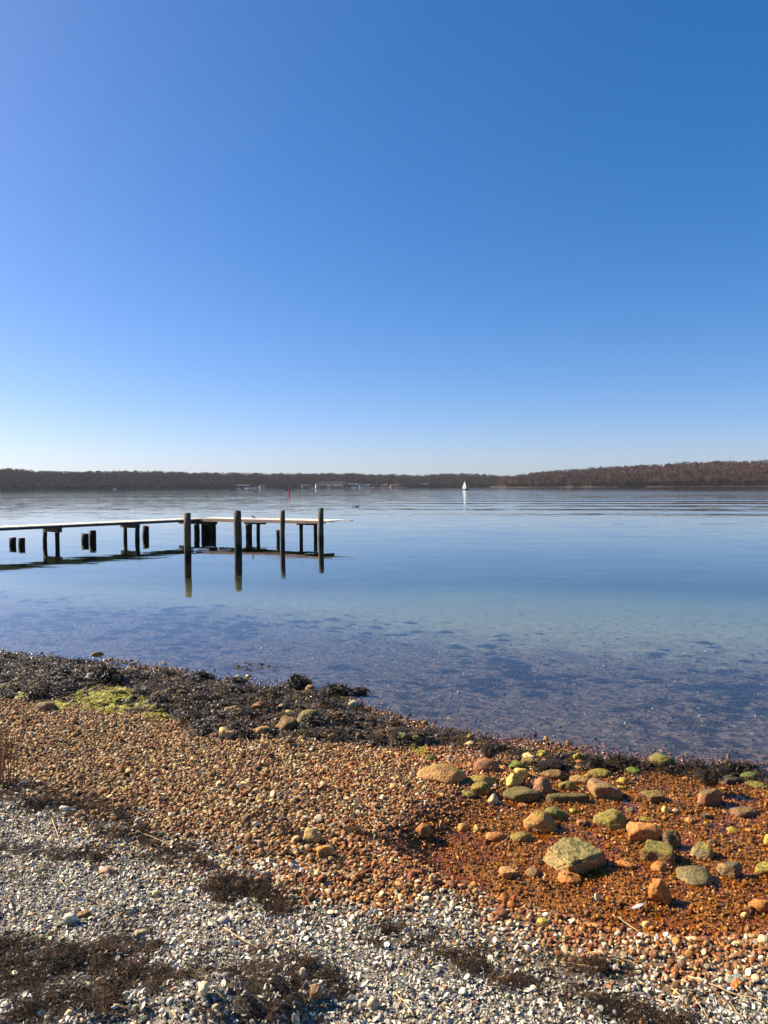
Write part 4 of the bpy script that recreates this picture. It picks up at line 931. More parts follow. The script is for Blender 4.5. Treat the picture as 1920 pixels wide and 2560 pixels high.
def square_rock():
    """the block with the flat mossy top: bevelled hull of eight corners, subdivided and roughened"""
    top = [Vector((*W(px, py, z), z)) for px, py, z in ((1368, 2113, .095), (1418, 2091, .115), (1455, 2094, .11), (1517, 2132, .088), (1427, 2161, .082))]
    base = [Vector((*W(px, py, .02), -.05)) for px, py in ((1344, 2150), (1428, 2185), (1516, 2156))]
    base += [Vector((top[1].x - .03, top[1].y + .03, -.05)), Vector((top[2].x + .03, top[2].y + .02, -.05))]
    c = sum((Vector((q.x, q.y, 0)) for q in top + base), Vector()) / 10
    bm = bmesh.new(); vs = [bm.verts.new(q - c) for q in top + base]
    bmesh.ops.convex_hull(bm, input=vs)
    bmesh.ops.bevel(bm, geom=bm.edges[:], offset=.008, segments=2, affect='EDGES')
    bmesh.ops.triangulate(bm, faces=bm.faces[:]); 
    for _ in range(4):
        bmesh.ops.subdivide_edges(bm, edges=[e_ for e_ in bm.edges if e_.calc_length() > .014], cuts=1, use_grid_fill=True); bmesh.ops.triangulate(bm, faces=bm.faces[:])
    bm.normal_update()
    P = np.array([v.co[:] for v in bm.verts]); n_ = .011 * vnoise(P[:, 0] * 16, P[:, 1] * 16, P[:, 2] * 16) + .006 * vnoise(P[:, 0] * 45, P[:, 1] * 45, P[:, 2] * 45) + .003 * vnoise(P[:, 0] * 110, P[:, 1] * 110, P[:, 2] * 110)
    for v, k in zip(bm.verts, n_): v.co += v.normal * float(k)
    me = bpy.data.meshes.new('boulder'); bm.to_mesh(me); bm.free(); me.polygons.foreach_set('use_smooth', [True] * len(me.polygons)); me.materials.append(M['rock'])
    o = bpy.data.objects.new('boulder', me); COL.objects.link(o); o.location = (c.x, c.y, 0)
    o['col'] = [.36, .2, .07, 1.]; o['col2'] = [.44, .28, .11, 1.]; o['moss'] = .66; o['mosscol'] = [.30, .26, .07, 1.]
    set_(o, label='square orange block with flat mossy top and dark right face', category='rock'); landmarks.append((c.x, c.y, .17, 'the square mossy block'))
square_rock()
filler_stones()

# ------------------------------------------------------------------ pebbles and shells
peb_kinds = ['rounded'] * 4 + ['angular'] * 6 + ['flat'] * 3 + ['long'] * 2
peb_meshes = []
for i, k in enumerate(peb_kinds):
    v, f = stone_shape(9000 + i, 2, 'angular' if k != 'rounded' and i % 2 else 'round', 1.3); v = v / np.abs(v).max(0)
    v = v * np.array({'rounded': (1, .85, .66), 'angular': (1, .82, .70), 'flat': (1, .85, .36), 'long': (1.25, .62, .5)}[k])
    me = bpy.data.meshes.new('pebble'); me.from_pydata(v.tolist(), [], f.tolist()); me.polygons.foreach_set('use_smooth', [k == 'rounded' and i % 2 == 0] * len(f)); me.materials.append(M['pebble']); peb_meshes.append(me)
def shell_mesh(kind, seed):
    """one valve: a thin concave bowl with thickness, mussel or cockle outline"""
    r = random.Random(seed); v = []; f = []; nu, nv_ = 5, 12
    for side in (0, 1):
        for i in range(nu):
            u = i / (nu - 1)
            for k in range(nv_):
                a = 2 * math.pi * k / nv_
                if kind == 'mussel': x = math.cos(a) * u + .35 * u * u - .35; y = math.sin(a) * u * (.42 + .10 * math.cos(a))
                elif kind == 'cockle': x = math.cos(a) * u * .8; y = math.sin(a) * u * .9
                else: x = math.cos(a) * u * (.8 + .25 * math.sin(a * 3 + seed)); y = math.sin(a) * u * (.5 + .2 * math.cos(a * 2 + seed))
                hgt = (.34 if kind != 'chip' else .2) * (1 - u ** 2.2) + (.02 * math.cos(a * 12) * u if kind == 'cockle' else 0)
                v.append((x, y, hgt - side * .05 * (1 - .5 * u)))
        o = side * nu * nv_
        for i in range(nu - 1):
            for k in range(nv_):
                qd = (o + i * nv_ + k, o + i * nv_ + (k + 1) % nv_, o + (i + 1) * nv_ + (k + 1) % nv_, o + (i + 1) * nv_ + k); f.append(qd if side else qd[::-1])
    e0 = (nu - 1) * nv_
    for k in range(nv_): f.append((e0 + k, e0 + (k + 1) % nv_, e0 + nu * nv_ + (k + 1) % nv_, e0 + nu * nv_ + k))
    me = bpy.data.meshes.new('shell'); me.from_pydata(v, [], f); me.polygons.foreach_set('use_smooth', [True] * len(f)); me.materials.append(M['shell']); return me
sh_kinds = ['mussel', 'mussel', 'mussel', 'cockle', 'cockle', 'chip', 'chip', 'chip']
sh_meshes = [shell_mesh(k, i) for i, k in enumerate(sh_kinds)]

PAL_TAN = np.array([1.2, 1.02, .72]) * np.array([[.26, .15, .08], [.40, .27, .15], [.30, .17, .11], [.13, .085, .06], [.56, .45, .30], [.22, .10, .05], [.48, .34, .20], [.10, .065, .05], [.34, .21, .10], [.64, .54, .38]])
PAL_ORA = np.array([1.2, 1.02, .8]) * np.array([[.40, .18, .05], [.48, .26, .09], [.34, .15, .06], [.26, .12, .06], [.50, .31, .14], [.30, .10, .03], [.42, .24, .12], [.20, .10, .06]])
PAL_RUS = np.array([.95, .90, .62]) * np.array([[.28, .095, .014], [.40, .15, .022], [.18, .06, .014], [.09, .036, .015], [.50, .22, .04], [.18, .08, .035], [.30, .115, .028]])
PAL_GRY = np.array([1.12, 1.02, .82]) * np.array([[.60, .56, .48], [.34, .32, .29], [.52, .46, .38], [.24, .22, .21], [.66, .62, .55], [.44, .34, .24], [.36, .20, .12], [.50, .42, .30], [.42, .40, .38], [.55, .45, .30]])
PAL_WRK = np.array([[.05, .035, .03], [.10, .07, .055], [.18, .12, .09], [.30, .22, .16], [.08, .05, .03]])
PAL_SHL = np.array([1.06, 1.0, .86]) * np.array([[.74, .71, .65], [.52, .49, .46], [.20, .19, .20], [.78, .75, .69], [.34, .32, .32], [.06, .06, .075], [.66, .58, .47], [.40, .35, .31]])
names = {'tan': ['brown', 'tan', 'pinkish brown', 'dark brown', 'cream', 'reddish brown', 'tan', 'blackish', 'brown', 'pale cream'], 'ora': ['orange', 'golden orange', 'rusty orange', 'brown orange', 'golden', 'rust red', 'tan orange', 'dark brown'],
         'rus': ['rust red', 'rust orange', 'dark rust', 'blackish rust', 'bright rust', 'purple brown', 'rust brown'], 'gry': ['cream', 'grey', 'pale beige', 'dark grey', 'off white', 'tan', 'brick red', 'buff', 'mid grey', 'yellowish'],
         'wrk': ['black', 'dark brown', 'brown', 'tan', 'blackish'], 'shl': ['white', 'pale blue grey', 'slate blue', 'bright white', 'blue grey', 'blue black', 'cream', 'lilac grey']}
ALGAE = [W(px, py, .1) for px, py in [(135, 1774), (200, 1728), (260, 1712), (330, 1735), (375, 1768), (290, 1785), (210, 1780)]]
def candidates(step, x0, x1, y0, y1, jit=.5):
    a, b_ = np.meshgrid(np.arange(x0, x1, step), np.arange(y0, y1, step)); a = a + rng.uniform(-jit, jit, a.shape) * step; b_ = b_ + rng.uniform(-jit, jit, a.shape) * step
    a, b_ = a.ravel(), b_.ravel(); ok = (np.abs(a) < .56 * b_ + 2.0); return a[ok], b_[ok]
def lay(x, y, smin, smax, bury, which='peb'):
    """colour, size and tilt of loose stones or shells at x, y"""
    n = len(x); sh = shellness(x, y); bs = poly_mask(BASIN, x, y, .38); wr = poly_mask(WRACK, x, y, .12); st = streak(x, y)
    px, py = project(np.stack([x, y, np.full(n, .1)], -1))
    ora = sstep(640, 1280, px + 220 * vnoise(x * 3, y * 3)) * (1 - sh)
    zone = np.where(rng.random(n) < sh, 3, np.where(rng.random(n) < ora, 1, 0)); zone = np.where(rng.random(n) < .07, 3, zone); zone = np.where(rng.random(n) < bs * .97, 2, zone); zone = np.where((rng.random(n) < wr * .9), 4, zone)
    if which == 'shell': zone[:] = 5
    pals = [PAL_TAN, PAL_ORA, PAL_RUS, PAL_GRY, PAL_WRK, PAL_SHL]; ci = np.zeros(n, int); col = np.zeros((n, 3))
    for z_ in range(6):
        m = zone == z_
        if m.any(): ci[m] = rng.integers(0, len(pals[z_]), m.sum()); col[m] = pals[z_][ci[m]]
    col = col * rng.uniform(.58, 1.32, (n, 1)) * (1 + .06 * rng.normal(size=(n, 3))); col = np.clip(col * np.where(zone >= 3, .95, .86)[:, None], .01, .8)
    s = smin * (smax / smin) ** (rng.random(n) ** 1.6)
    s = s * (1 - .30 * sh) * (1 - .25 * bs)
    z = terrain(x, y) + s * rng.uniform(-.45, .85, n) * bury
    rot = np.stack([rng.normal(0, .5, n), rng.normal(0, .5, n), rng.uniform(0, 6.283, n)], -1)
    if which == 'shell': flip = rng.random(n) < .35; rot[flip, 0] += math.pi
    scl = s[:, None] * rng.uniform(.82, 1.18, (n, 3))
    sd_ = (shore_y(x) - y)
    shw = 1 - sstep(.05, .45, sd_); wet = np.maximum(bs, shw); col = col * (1 - .5 * shw)[:, None]
    return dict(P=np.stack([x, y, z], -1), rot=rot, scl=scl, col=col, wet=wet, zone=zone, ci=ci, s=s, sh=sh, st=st, bs=bs, wr=wr, sd=sd_)
def cat(*ds): return {k: np.concatenate([d_[k] for d_ in ds]) for k in ds[0]}
def sel(d_, m): return {k: v[m] for k, v in d_.items()}
x, y = candidates(.0145, -6.6, 6.2, 1.1, 9.6)
ok = (shore_y(x) - y > -.35); x, y = x[ok], y[ok]
a = lay(x, y, .0068, .0155, 1.0); a = sel(a, (rng.random(len(a['s'])) < 1 - .35 * a['sh'] - .45 * a['st']))
x, y = candidates(.045, -6.6, 6.2, 1.1, 9.6); ok = (shore_y(x) - y > -.5) & (rng.random(len(x)) < .42); b1 = lay(x[ok], y[ok], .012, .024, .9)
b1 = sel(b1, rng.random(len(b1['s'])) < 1 - .8 * b1['sh'] - .6 * b1['st'])
x, y = candidates(.16, -6.6, 6.2, 1.1, 9.6); ok = (shore_y(x) - y > -.4) & (rng.random(len(x)) < .3); b2 = lay(x[ok], y[ok], .020, .036, .7); b2 = sel(b2, rng.random(len(b2['s'])) < 1 - .6 * b2['sh'])
# bed of the shallows
x, y = candidates(.07, -6, 6, 4, 13.0); ok = (shore_y(x) - y <= -.3) & (rng.random(len(x)) < .8 * (1 - sstep(2, 7, y - shore_y(x)))); bed = lay(x[ok], y[ok], .006, .018, .4)
bed['col'] = np.where(rng.random((len(bed['s']), 1)) < .05, [[.45, .38, .29]], bed['col'] * np.array([[.34, .29, .26]])); bed['wet'][:] = .3
peb = cat(a, b1, b2, bed); peb['idx'] = rng.integers(0, len(peb_meshes), len(peb['s']))
x, y = candidates(.0105, -4.8, 4.6, 1.0, 5.2); sh_ = shellness(x, y); PX, PY = project(np.stack([x, y, np.full(len(x), .25)], -1)); ok = (rng.random(len(x)) < .8 * sh_ * (1 - .45 * streak(x, y)) * (1 - .75 * sstep(1080, 1450, PX) * (1 - sstep(2360, 2480, PY))) * (1 - poly_mask(BASIN, x, y, .1))) & (shore_y(x) - y > .3)
she = lay(x[ok], y[ok], .0058, .0185, .8, 'shell'); she['P'][:, 2] += .004; she['idx'] = rng.integers(0, len(sh_meshes), len(she['s']))
print('pebbles', len(peb['s']), 'shells', len(she['s']))

zn_key = ['tan', 'ora', 'rus', 'gry', 'wrk', 'shl']; zn_on = ['on the tan gravel', 'on the orange gravel', 'in the rusty stream', 'on the grey bank', 'in the weed belt', 'on the shell bank']
def individuals(d_, meshes, kinds, name, cat_, group, count, dmin):
    """the pieces that show largest, each an object of its own; returns the mask of the rest"""
    px, py = project(d_['P']); app = d_['s'] / d_['P'][:, 1]
    vis = (px > 8) & (px < 1912) & (py > 1400) & (py < 2552) & (d_['sd'] > .1) & (d_['wr'] < .4)
    order = np.argsort(-np.where(vis, app, 0)); used = set(); taken = []; rest = np.ones(len(app), bool)
    for i in order[:6000]:
        if len(taken) >= count: break
        X, Y, Z = d_['P'][i]
        if any(math.hypot(X - l[0], Y - l[1]) < l[2] * .75 for l in landmarks): continue
        if any((X - t_[0]) ** 2 + (Y - t_[1]) ** 2 < dmin ** 2 for t_ in taken): continue
        zk = int(d_['zone'][i]); col = names[zn_key[zk]][int(d_['ci'][i])]; kd = kinds[int(d_['idx'][i])]
        kd = {'chip': 'broken shell', 'mussel': 'mussel shell', 'cockle': 'cockle shell'}.get(kd, kd + ' pebble')
        lab = '%s %s %s' % (col, kd, where(X, Y))
        if lab in used: continue
        used.add(lab); taken.append((X, Y)); rest[i] = False
        o = bpy.data.objects.new(name, meshes[int(d_['idx'][i])]); COL.objects.link(o)
        o.location = (X, Y, Z + d_['s'][i] * .25); o.rotation_euler = tuple(map(float, d_['rot'][i])); o.scale = tuple(map(float, d_['scl'][i]))
        o['col'] = [float(k) for k in d_['col'][i]] + [1.]; o['wet'] = float(d_['wet'][i]); set_(o, label=lab, category=cat_, group=group)
    print(name, len(taken)); return rest
rest = individuals(peb, peb_meshes, peb_kinds, 'pebble', 'pebble', 'larger pebbles on the beach', 300, .03)
pr = sel(peb, rest); scatter('pebbles', pr['P'], pr['rot'], pr['scl'], pr['idx'], peb_meshes, pr['col'], pr['wet'])
rest = individuals(she, sh_meshes, sh_kinds, 'shell', 'shell', 'larger shells on the shell bank', 300, .02)
sr = sel(she, rest); scatter('shells', sr['P'], sr['rot'], sr['scl'], sr['idx'], sh_meshes, sr['col'], sr['wet'])

# ------------------------------------------------------------------ seaweed
def frond_cluster(seed, n, dome, blade, mat, flat=.5, core=True, curl=.5):
    """many short forked straps and bladders lying over a low dome"""
    r = random.Random(seed); b = MB()
    if core:
        v, f = stone_shape(seed + 77, 2, 'round', 1.6); v = v * np.array([.86, .86, dome * .86]); b.add(v.tolist(), f.tolist())
    f1, f2, f3 = r.uniform(0, 6), r.uniform(0, 6), r.uniform(0, 6)
    for i in range(n):
        a = r.uniform(0, 6.283); q = math.sqrt(r.random()); lob = 1 + (.22 * math.sin(2 * a + f1) + .16 * math.sin(3 * a + f2) + .1 * math.sin(5 * a + f3) if core else 0) + r.uniform(-.12, .2)
        x_, y_ = q * lob * math.cos(a), q * lob * math.sin(a); z_ = dome * math.sqrt(max(0, 1 - q * q)) * r.uniform(.8, 1.1) * (1 + (.25 * math.sin(x_ * 5 + f1) * math.cos(y_ * 4 + f2) if core else 0))
        out = Vector((x_ + r.uniform(-.6, .6), y_ + r.uniform(-.6, .6), r.uniform(-.35, .75 - q * .5))).normalized()
        side = out.cross(Vector((r.uniform(-.5, .5), r.uniform(-.5, .5), 1))).normalized(); L = blade * r.uniform(.6, 1.4); wd = L * r.uniform(.10, .22)
        p0 = Vector((x_, y_, z_)); p1 = p0 + out * L * .5 + Vector((0, 0, curl * L * .15)); p2 = p0 + out * L + Vector((0, 0, -curl * L * .25))
        k = len(b.v); b.v += [tuple(p0 - side * wd * .5), tuple(p0 + side * wd * .5), tuple(p1 - side * wd), tuple(p1 + side * wd), tuple(p2 - side * wd * .8), tuple(p2 + side * wd * .8)]
        b.f += [(k, k + 1, k + 3, k + 2), (k + 2, k + 3, k + 5, k + 4)]
    me = bpy.data.meshes.new('fronds'); me.from_pydata(b.v, [], b.f); me.materials.append(mat); return me
mound_me = [frond_cluster(300 + i, 1300, .5, .16, M['weed']) for i in range(6)]
tuft_me = [frond_cluster(400 + i, 70, .35, .5, M['weed'] if i < 4 else M['weed_b'], core=False) for i in range(6)]
def weed(box, label, depth=.8, me=None, mat=None, lift=0., name='seaweed_clump'):
    x0, y0, x1, y1 = box; g = G((x0 + x1) / 2, y1); 
    if g.z < 0: g = Vector((*W((x0 + x1) / 2, y1), 0))
    per = g.y / F; w = (x1 - x0) * per; D = depth * w; th = math.atan2(CAM_H - g.z, g.y)
    h = max(.12 * w, ((y1 - y0) * per / math.cos(th) - D * math.sin(th) * .7) / math.cos(th))
    c = Vector((g.x, g.y, 0)) + Vector((g.x, g.y, 0)).normalized() * D * .4
    o = bpy.data.objects.new(name, me or random.choice(mound_me)); COL.objects.link(o); o.location = (c.x, c.y, max(0, min(g.z, float(terrain(c.x, c.y)))) - .01 + lift)
    o.scale = (w / 2.1, D / 2.1, h / .66); o.rotation_euler = (0, 0, random.uniform(-.2, .2)); set_(o, label=label, category='seaweed', group='seaweed clumps along the shore'); return o
weed((707, 1680, 780, 1720), 'tallest round black seaweed mound at the water edge'); weed((800, 1702, 878, 1740), 'black seaweed mound right of the tallest one'); weed((877, 1712, 922, 1734), 'low seaweed tail pointing into the sea right of the mounds')
weed((472, 1672, 528, 1702), 'black seaweed mound standing in the shallows left of the tallest one'); weed((567, 1687, 616, 1710), 'small seaweed mound in the shallows between two larger ones'); weed((398, 1671, 438, 1691), 'small peaked seaweed mound at the edge of the left weed belt')
weed((60, 1703, 182, 1742), 'broad black seaweed bank beside the green algae, upper left of it'); weed((-10, 1722, 42, 1748), 'dark seaweed heap cut by the left edge'); weed((130, 1738, 189, 1762), 'black seaweed mound left of the green algae')
weed((371, 1728, 428, 1766), 'steep black seaweed mound right of the green algae'); weed((169, 1642, 224, 1662), 'seaweed mound on the water edge below the rock in the shallows'); weed((226, 1657, 303, 1706), 'large dark seaweed mound around the pink grey rock')
weed((467, 1727, 552, 1762), 'wide black seaweed mound in the middle of the weed belt'); weed((485, 1803, 562, 1838), 'dark seaweed heap left of the rough tan boulder'); weed((590, 1818, 645, 1850), 'dark seaweed heap right of the rough tan boulder')
weed((560, 1770, 640, 1800), 'flat seaweed bank left of the purple pointed rock'); weed((750, 1782, 820, 1826), 'black seaweed hanging around the moss crowned boulder'); weed((0, 1628, 45, 1652), 'seaweed mound at the left edge on the waterline')
weed((310, 1680, 400, 1706), 'low seaweed bank between the pink grey rock and the peaked mound'); weed((640, 1716, 705, 1742), 'low seaweed bank left of the tallest mound')
weed((1324, 1894, 1417, 1930), 'black glossy weed over stones behind the red brown boulder'); weed((1201, 1855, 1277, 1886), 'dark weed bank at the shore above the purple boulder'); weed((1452, 1884, 1524, 1926), 'black weed bank left half behind the upright yellow stone')
weed((1512, 1881, 1596, 1922), 'black weed bank ending at the small green capped stone'); weed((1709, 1918, 1792, 1948), 'black weed bank left of the weed covered rocks'); weed((1778, 1898, 1864, 1937), 'tall black weed mound near the right edge of the shore')
weed((1636, 1898, 1694, 1922), 'black weed skirt around the green domed rock'); weed((1745, 1958, 1800, 1990), 'drooping weed on top of the weed crowned boulder', lift=.10); weed((1205, 1888, 1240, 1912), 'weed hanging over the purple red boulder', lift=.08)
weed((1350, 1915, 1408, 1932), 'weed lying across the wide brown dome', lift=.05); weed((1385, 1878, 1428, 1903), 'weed covered hump left of the upright yellow stone')
flats = [frond_cluster(450 + i, 90, .12, .22, M['weed_b'] if i == 1 else M['weed'], core=False) for i in range(3)]
for bx_, lb in (((1094, 1777, 1170, 1799), 'flat raft of weed floating off the green mossy pair'), ((1288, 1826, 1342, 1850), 'ragged weed raft breaking the surface off the rock cluster'), ((1418, 1860, 1480, 1882), 'weed raft floating just off the upright yellow stone'),
                ((1146, 1815, 1172, 1822), 'tiny dark weed scrap on the sea left of the ragged raft'), ((1208, 1822, 1246, 1830), 'thin weed streak floating before the rock cluster'), ((1510, 1855, 1535, 1867), 'tiny weed tuft floating right of the weed raft'),
                ((560, 1668, 720, 1676), 'long thin brown weed streak on the sea above the tallest mound'), ((650, 1670, 675, 1684), 'dark floating weed lump in the brown streak'), ((720, 1664, 745, 1674), 'yellow brown weed tuft at the right end of the streak'), ((600, 1674, 640, 1690), 'loose weed raft left of the dark floating lump'),
                ((35, 1620, 65, 1632), 'weed flecks floating by the left edge'), ((70, 1612, 100, 1620), 'weed flecks floating off the left weed belt'), ((145, 1608, 172, 1617), 'small weed raft off the left belt, farther out'), ((285, 1612, 312, 1624), 'weed flecks floating right of the rock in the shallows'),
                ((330, 1660, 350, 1674), 'dark stone like weed lump in the shallows'), ((330, 1628, 355, 1636), 'thin weed fleck in the open shallows'), ((414, 1630, 432, 1638), 'thin weed fleck right of the other in open shallows'), ((95, 1627, 150, 1640), 'weed raft along the left waterline'), ((190, 1634, 215, 1646), 'weed raft touching the rock in the shallows'),
                ((640, 1704, 678, 1722), 'brown weed scrap beached between the mounds'), ((1690, 1800, 1780, 1812), 'weed showing at the surface far out on the right'), ((1800, 1862, 1865, 1884), 'weed streak at the surface near the right edge'), ((930, 1775, 960, 1790), 'dark weed scrap by the shore left of the flat raft')):
    weed(bx_, lb, .6, random.choice(flats), name='floating_seaweed')
# carpet between the clumps
x, y = candidates(.055, -7.5, 6, 3.2, 10.2, .6); wr = poly_mask(WRACK, x, y, .08); al = poly_mask(ALGAE, x, y, .06)
belt2 = np.zeros(len(x))
for s_ in [(1160, 1850, 1300, 1885, .13), (1300, 1905, 1420, 1920, .10), (1440, 1905, 1600, 1910, .10), (1700, 1930, 1870, 1930, .12), (1900, 1955, 2700, 2030, .12), (930, 1825, 1150, 1850, .10)]:
    p0, p1 = W(s_[0], s_[1]), W(s_[2], s_[3]); belt2 = np.maximum(belt2, 1 - sstep(.5, 1.2, seg_dist(x, y, (*p0, *p1)) / s_[4]))
n1_ = .5 + .5 * vnoise(x * 5, y * 5) + .25 * vnoise(x * 17, y * 17)
ok = rng.random(len(x)) < np.maximum(wr * (1 - .9 * al) * np.clip(.20 + 1.05 * n1_, 0, 1), belt2 * .9) * .95
x, y = x[ok], y[ok]; n = len(x); s = rng.uniform(.028, .06, n)
scatter('seaweed_carpet', np.stack([x, y, np.maximum(terrain(x, y), -.005) + .006], -1), np.stack([rng.normal(0, .15, n), rng.normal(0, .15, n), rng.uniform(0, 6.28, n)], -1), np.stack([s, s, s * rng.uniform(.5, 1.1, n)], -1), rng.integers(0, 6, n), tuft_me)
# green algae
alg_me = [frond_cluster(480 + i, 60, .25, .45, M['algae'], core=False, curl=.8) for i in range(3)]
x, y = candidates(.04, -6, 3, 5, 9, .6); al = poly_mask(ALGAE, x, y, .10) * np.clip(.45 + .9 * vnoise(x * 6, y * 6), 0, 1)
for s_ in [(385, 1790, 400, 1800, .07), (470, 1785, 500, 1795, .06), (30, 1745, 70, 1755, .05), (5, 1722, 65, 1722, .04), (1030, 1850, 1060, 1862, .05)]:
    p0, p1 = W(s_[0], s_[1], .1), W(s_[2], s_[3], .1); al = np.maximum(al, .7 * (1 - sstep(.5, 1.2, seg_dist(x, y, (*p0, *p1)) / s_[4])))
ok = rng.random(len(x)) < al; x, y = x[ok], y[ok]; n = len(x); s = rng.uniform(.022, .045, n)
scatter('green_algae', np.stack([x, y, terrain(x, y) + .008], -1), np.stack([rng.normal(0, .2, n), rng.normal(0, .2, n), rng.uniform(0, 6.28, n)], -1), np.stack([s, s, s * .5], -1), rng.integers(0, 3, n), alg_me)
# weed growing on the bed of the shallows
bed_me = [frond_cluster(490 + i, 120, .3, .35, M['bedweed'], core=True) for i in range(3)]
x, y = candidates(.105, -9, 9, 4.5, 17, .7); off = y - shore_y(x); g_ = sstep(-.5, .9, vnoise(x * .8, y * .8) + .7 * vnoise(x * 2.9, y * 2.9) + .15)
ok = (off > .25) & (rng.random(len(x)) < g_ * (1 - sstep(.8, 7.0, off)) * .62); x, y, off = x[ok], y[ok], off[ok]; n = len(x); s = (.016 + .06 * rng.random(n) ** 2.5) * np.clip(.5 + off * .3, .4, 1.3)
scatter('submerged_weed', np.stack([x, y, terrain(x, y)], -1), np.stack([np.zeros(n), np.zeros(n), rng.uniform(0, 6.28, n)], -1), np.stack([s * 1.5, s, np.minimum(s * .5, -terrain(x, y).clip(-9, -.02) * .8)], -1), rng.integers(0, 3, n), bed_me)

# ------------------------------------------------------------------ dried drift, straws, reeds
def tangle(seed, n, L, mat):
    r = random.Random(seed); b = MB()
    for i in range(n):
        a = r.uniform(0, 6.283); p = Vector((r.gauss(0, .45), r.gauss(0, .45), r.uniform(0, .22))); w = r.uniform(.012, .028); tilt = r.uniform(-.35, .45); v = []
        for k in range(5):
            dv = Vector((math.cos(a), math.sin(a), tilt)); sd_ = Vector((-math.sin(a), math.cos(a), r.uniform(-.8, .8))) * w; v += [tuple(p - sd_), tuple(p + sd_)]; p = p + dv * L * .25 * r.uniform(.6, 1.2); a += r.gauss(0, .45); tilt -= r.uniform(0, .3)
        b.add(v, [(2 * k, 2 * k + 1, 2 * k + 3, 2 * k + 2) for k in range(4)])
    me = bpy.data.meshes.new('tangle'); me.from_pydata(b.v, [], b.f); me.materials.append(mat); return me
M['dry_b'] = mat_weed('rusty_dried_eelgrass', (.02, .010, .006), (.11, .058, .028), .75, .12)
tan_me = [tangle(600 + i, 40, 1.2, M['dry'] if i < 4 else M['dry_b']) for i in range(6)]
x, y = candidates(.022, -5.6, 5, 1.0, 6.4, .6); st = streak(x, y); lowleft = sstep(.15, .6, vnoise(x * 3.3 + 5, y * 3.3)) * shellness(x, y)
ok = rng.random(len(x)) < np.maximum(st * np.clip(.58 + .85 * vnoise(x * 15, y * 15), .06, .95), lowleft * .14); x, y, st = x[ok], y[ok], st[ok]; n = len(x); s = rng.uniform(.014, .036, n)
scatter('dried_drift', np.stack([x, y, terrain(x, y) + .004 + .014 * st * rng.random(n)], -1), np.stack([rng.normal(0, .25, n), rng.normal(0, .25, n), rng.uniform(0, 6.28, n)], -1), np.stack([s, s, s], -1), rng.integers(0, 6, n), tan_me)

def stick(pts, r, label, mat, name='straw', cat_='straw', lift=.012):
    P = [G(*q) for q in pts]; Q = []
    for i in range(len(P) - 1):
        for k in range(4): u = k / 4; q = P[i].lerp(P[i + 1], u); q.z = max(q.z, float(terrain(q.x, q.y))) + lift + random.uniform(0, .006); Q.append(q)
    q = P[-1].copy(); q.z += lift; Q.append(q); o0 = Q[0].copy(); b = MB(); b.tube([v - o0 for v in Q], [r * (1 - .4 * i / len(Q)) for i in range(len(Q))], 6)
    o = b.obj(name, mat, None, True, o0); return set_(o, label=label, category=cat_, group='straws and twigs washed up on the beach')
stick([(562, 2330), (600, 2355), (652, 2383)], .0028, 'pale straw above the dark drift heap, slanting down right', M['straw'])
stick([(640, 2308), (700, 2325), (775, 2345)], .0030, 'dark brown twig on the shell bank right of the pale straw', M['twig'], 'twig', 'twig')
stick([(1532, 2295), (1560, 2312), (1600, 2340)], .0028, 'golden straw beside the long pale stone', M['straw']); stick([(1720, 2450), (1820, 2490), (1925, 2520)], .0036, 'long golden reed stem slanting to the right edge', M['straw'], 'reed_stem', 'reed stem')
stick([(1755, 2468), (1800, 2500), (1835, 2535)], .0040, 'thick brown twig under the long golden reed stem', M['twig'], 'twig', 'twig'); stick([(1675, 2478), (1735, 2481)], .0038, 'short straight brown twig in the dark drift at right', M['twig'], 'twig', 'twig')
stick([(1625, 2510), (1600, 2505), (1550, 2500)], .0022, 'thin twig left of the short straight one', M['twig'], 'twig', 'twig'); stick([(1520, 2400), (1570, 2412), (1600, 2425)], .0025, 'straw crossing the right drift patch', M['straw'])
stick([(1675, 2476), (1700, 2500), (1725, 2508)], .0024, 'curved yellow straw under the short brown twig', M['straw']); stick([(1735, 2505), (1750, 2525), (1770, 2555)], .0020, 'thin straw running to the bottom edge at right', M['straw']); stick([(1820, 2510), (1840, 2540), (1860, 2556)], .0022, 'dark straw near the lower right corner', M['straw'])
stick([(1400, 2415), (1440, 2420), (1480, 2428)], .0022, 'yellow straw lying on the gravel left of the drift patch', M['straw']); stick([(1205, 2250), (1250, 2265), (1290, 2262)], .0024, 'dark twig on the grey gravel above the flat yellow stone', M['twig'], 'twig', 'twig')
stick([(985, 2490), (1010, 2515), (1035, 2550)], .0030, 'straw near the bottom centre pointing to the lower edge', M['straw']); stick([(20, 2133), (90, 2140)], .0040, 'black stick lying at the left edge above the shells', M['weed'], 'twig', 'twig'); stick([(175, 2128), (230, 2130), (285, 2129)], .0030, 'brown stick right of the black one', M['twig'], 'twig', 'twig')
stick([(345, 2085), (390, 2105), (430, 2122)], .0024, 'thin straw along the drift line below the tan gravel', M['straw']); stick([(210, 2080), (225, 2095)], .0024, 'short straw on the drift line at left', M['straw']); stick([(130, 2055), (150, 2110)], .0024, 'straw standing askew in the left drift', M['straw']); stick([(0, 2040), (40, 2055), (70, 2062)], .0026, 'yellow straw at the left edge of the drift', M['straw'])
stick([(612, 1842), (622, 1860), (640, 1880)], .0022, 'thin bent straw on the gravel below the rough tan boulder', M['straw']); stick([(880, 2195), (930, 2215)], .0022, 'golden straw in the mixed gravel, centre', M['straw']); stick([(150, 2210), (172, 2232)], .0024, 'short straw on the shell bank at left', M['straw']); stick([(0, 2250), (38, 2275)], .0024, 'dark straw at the left edge on the shells', M['twig'])
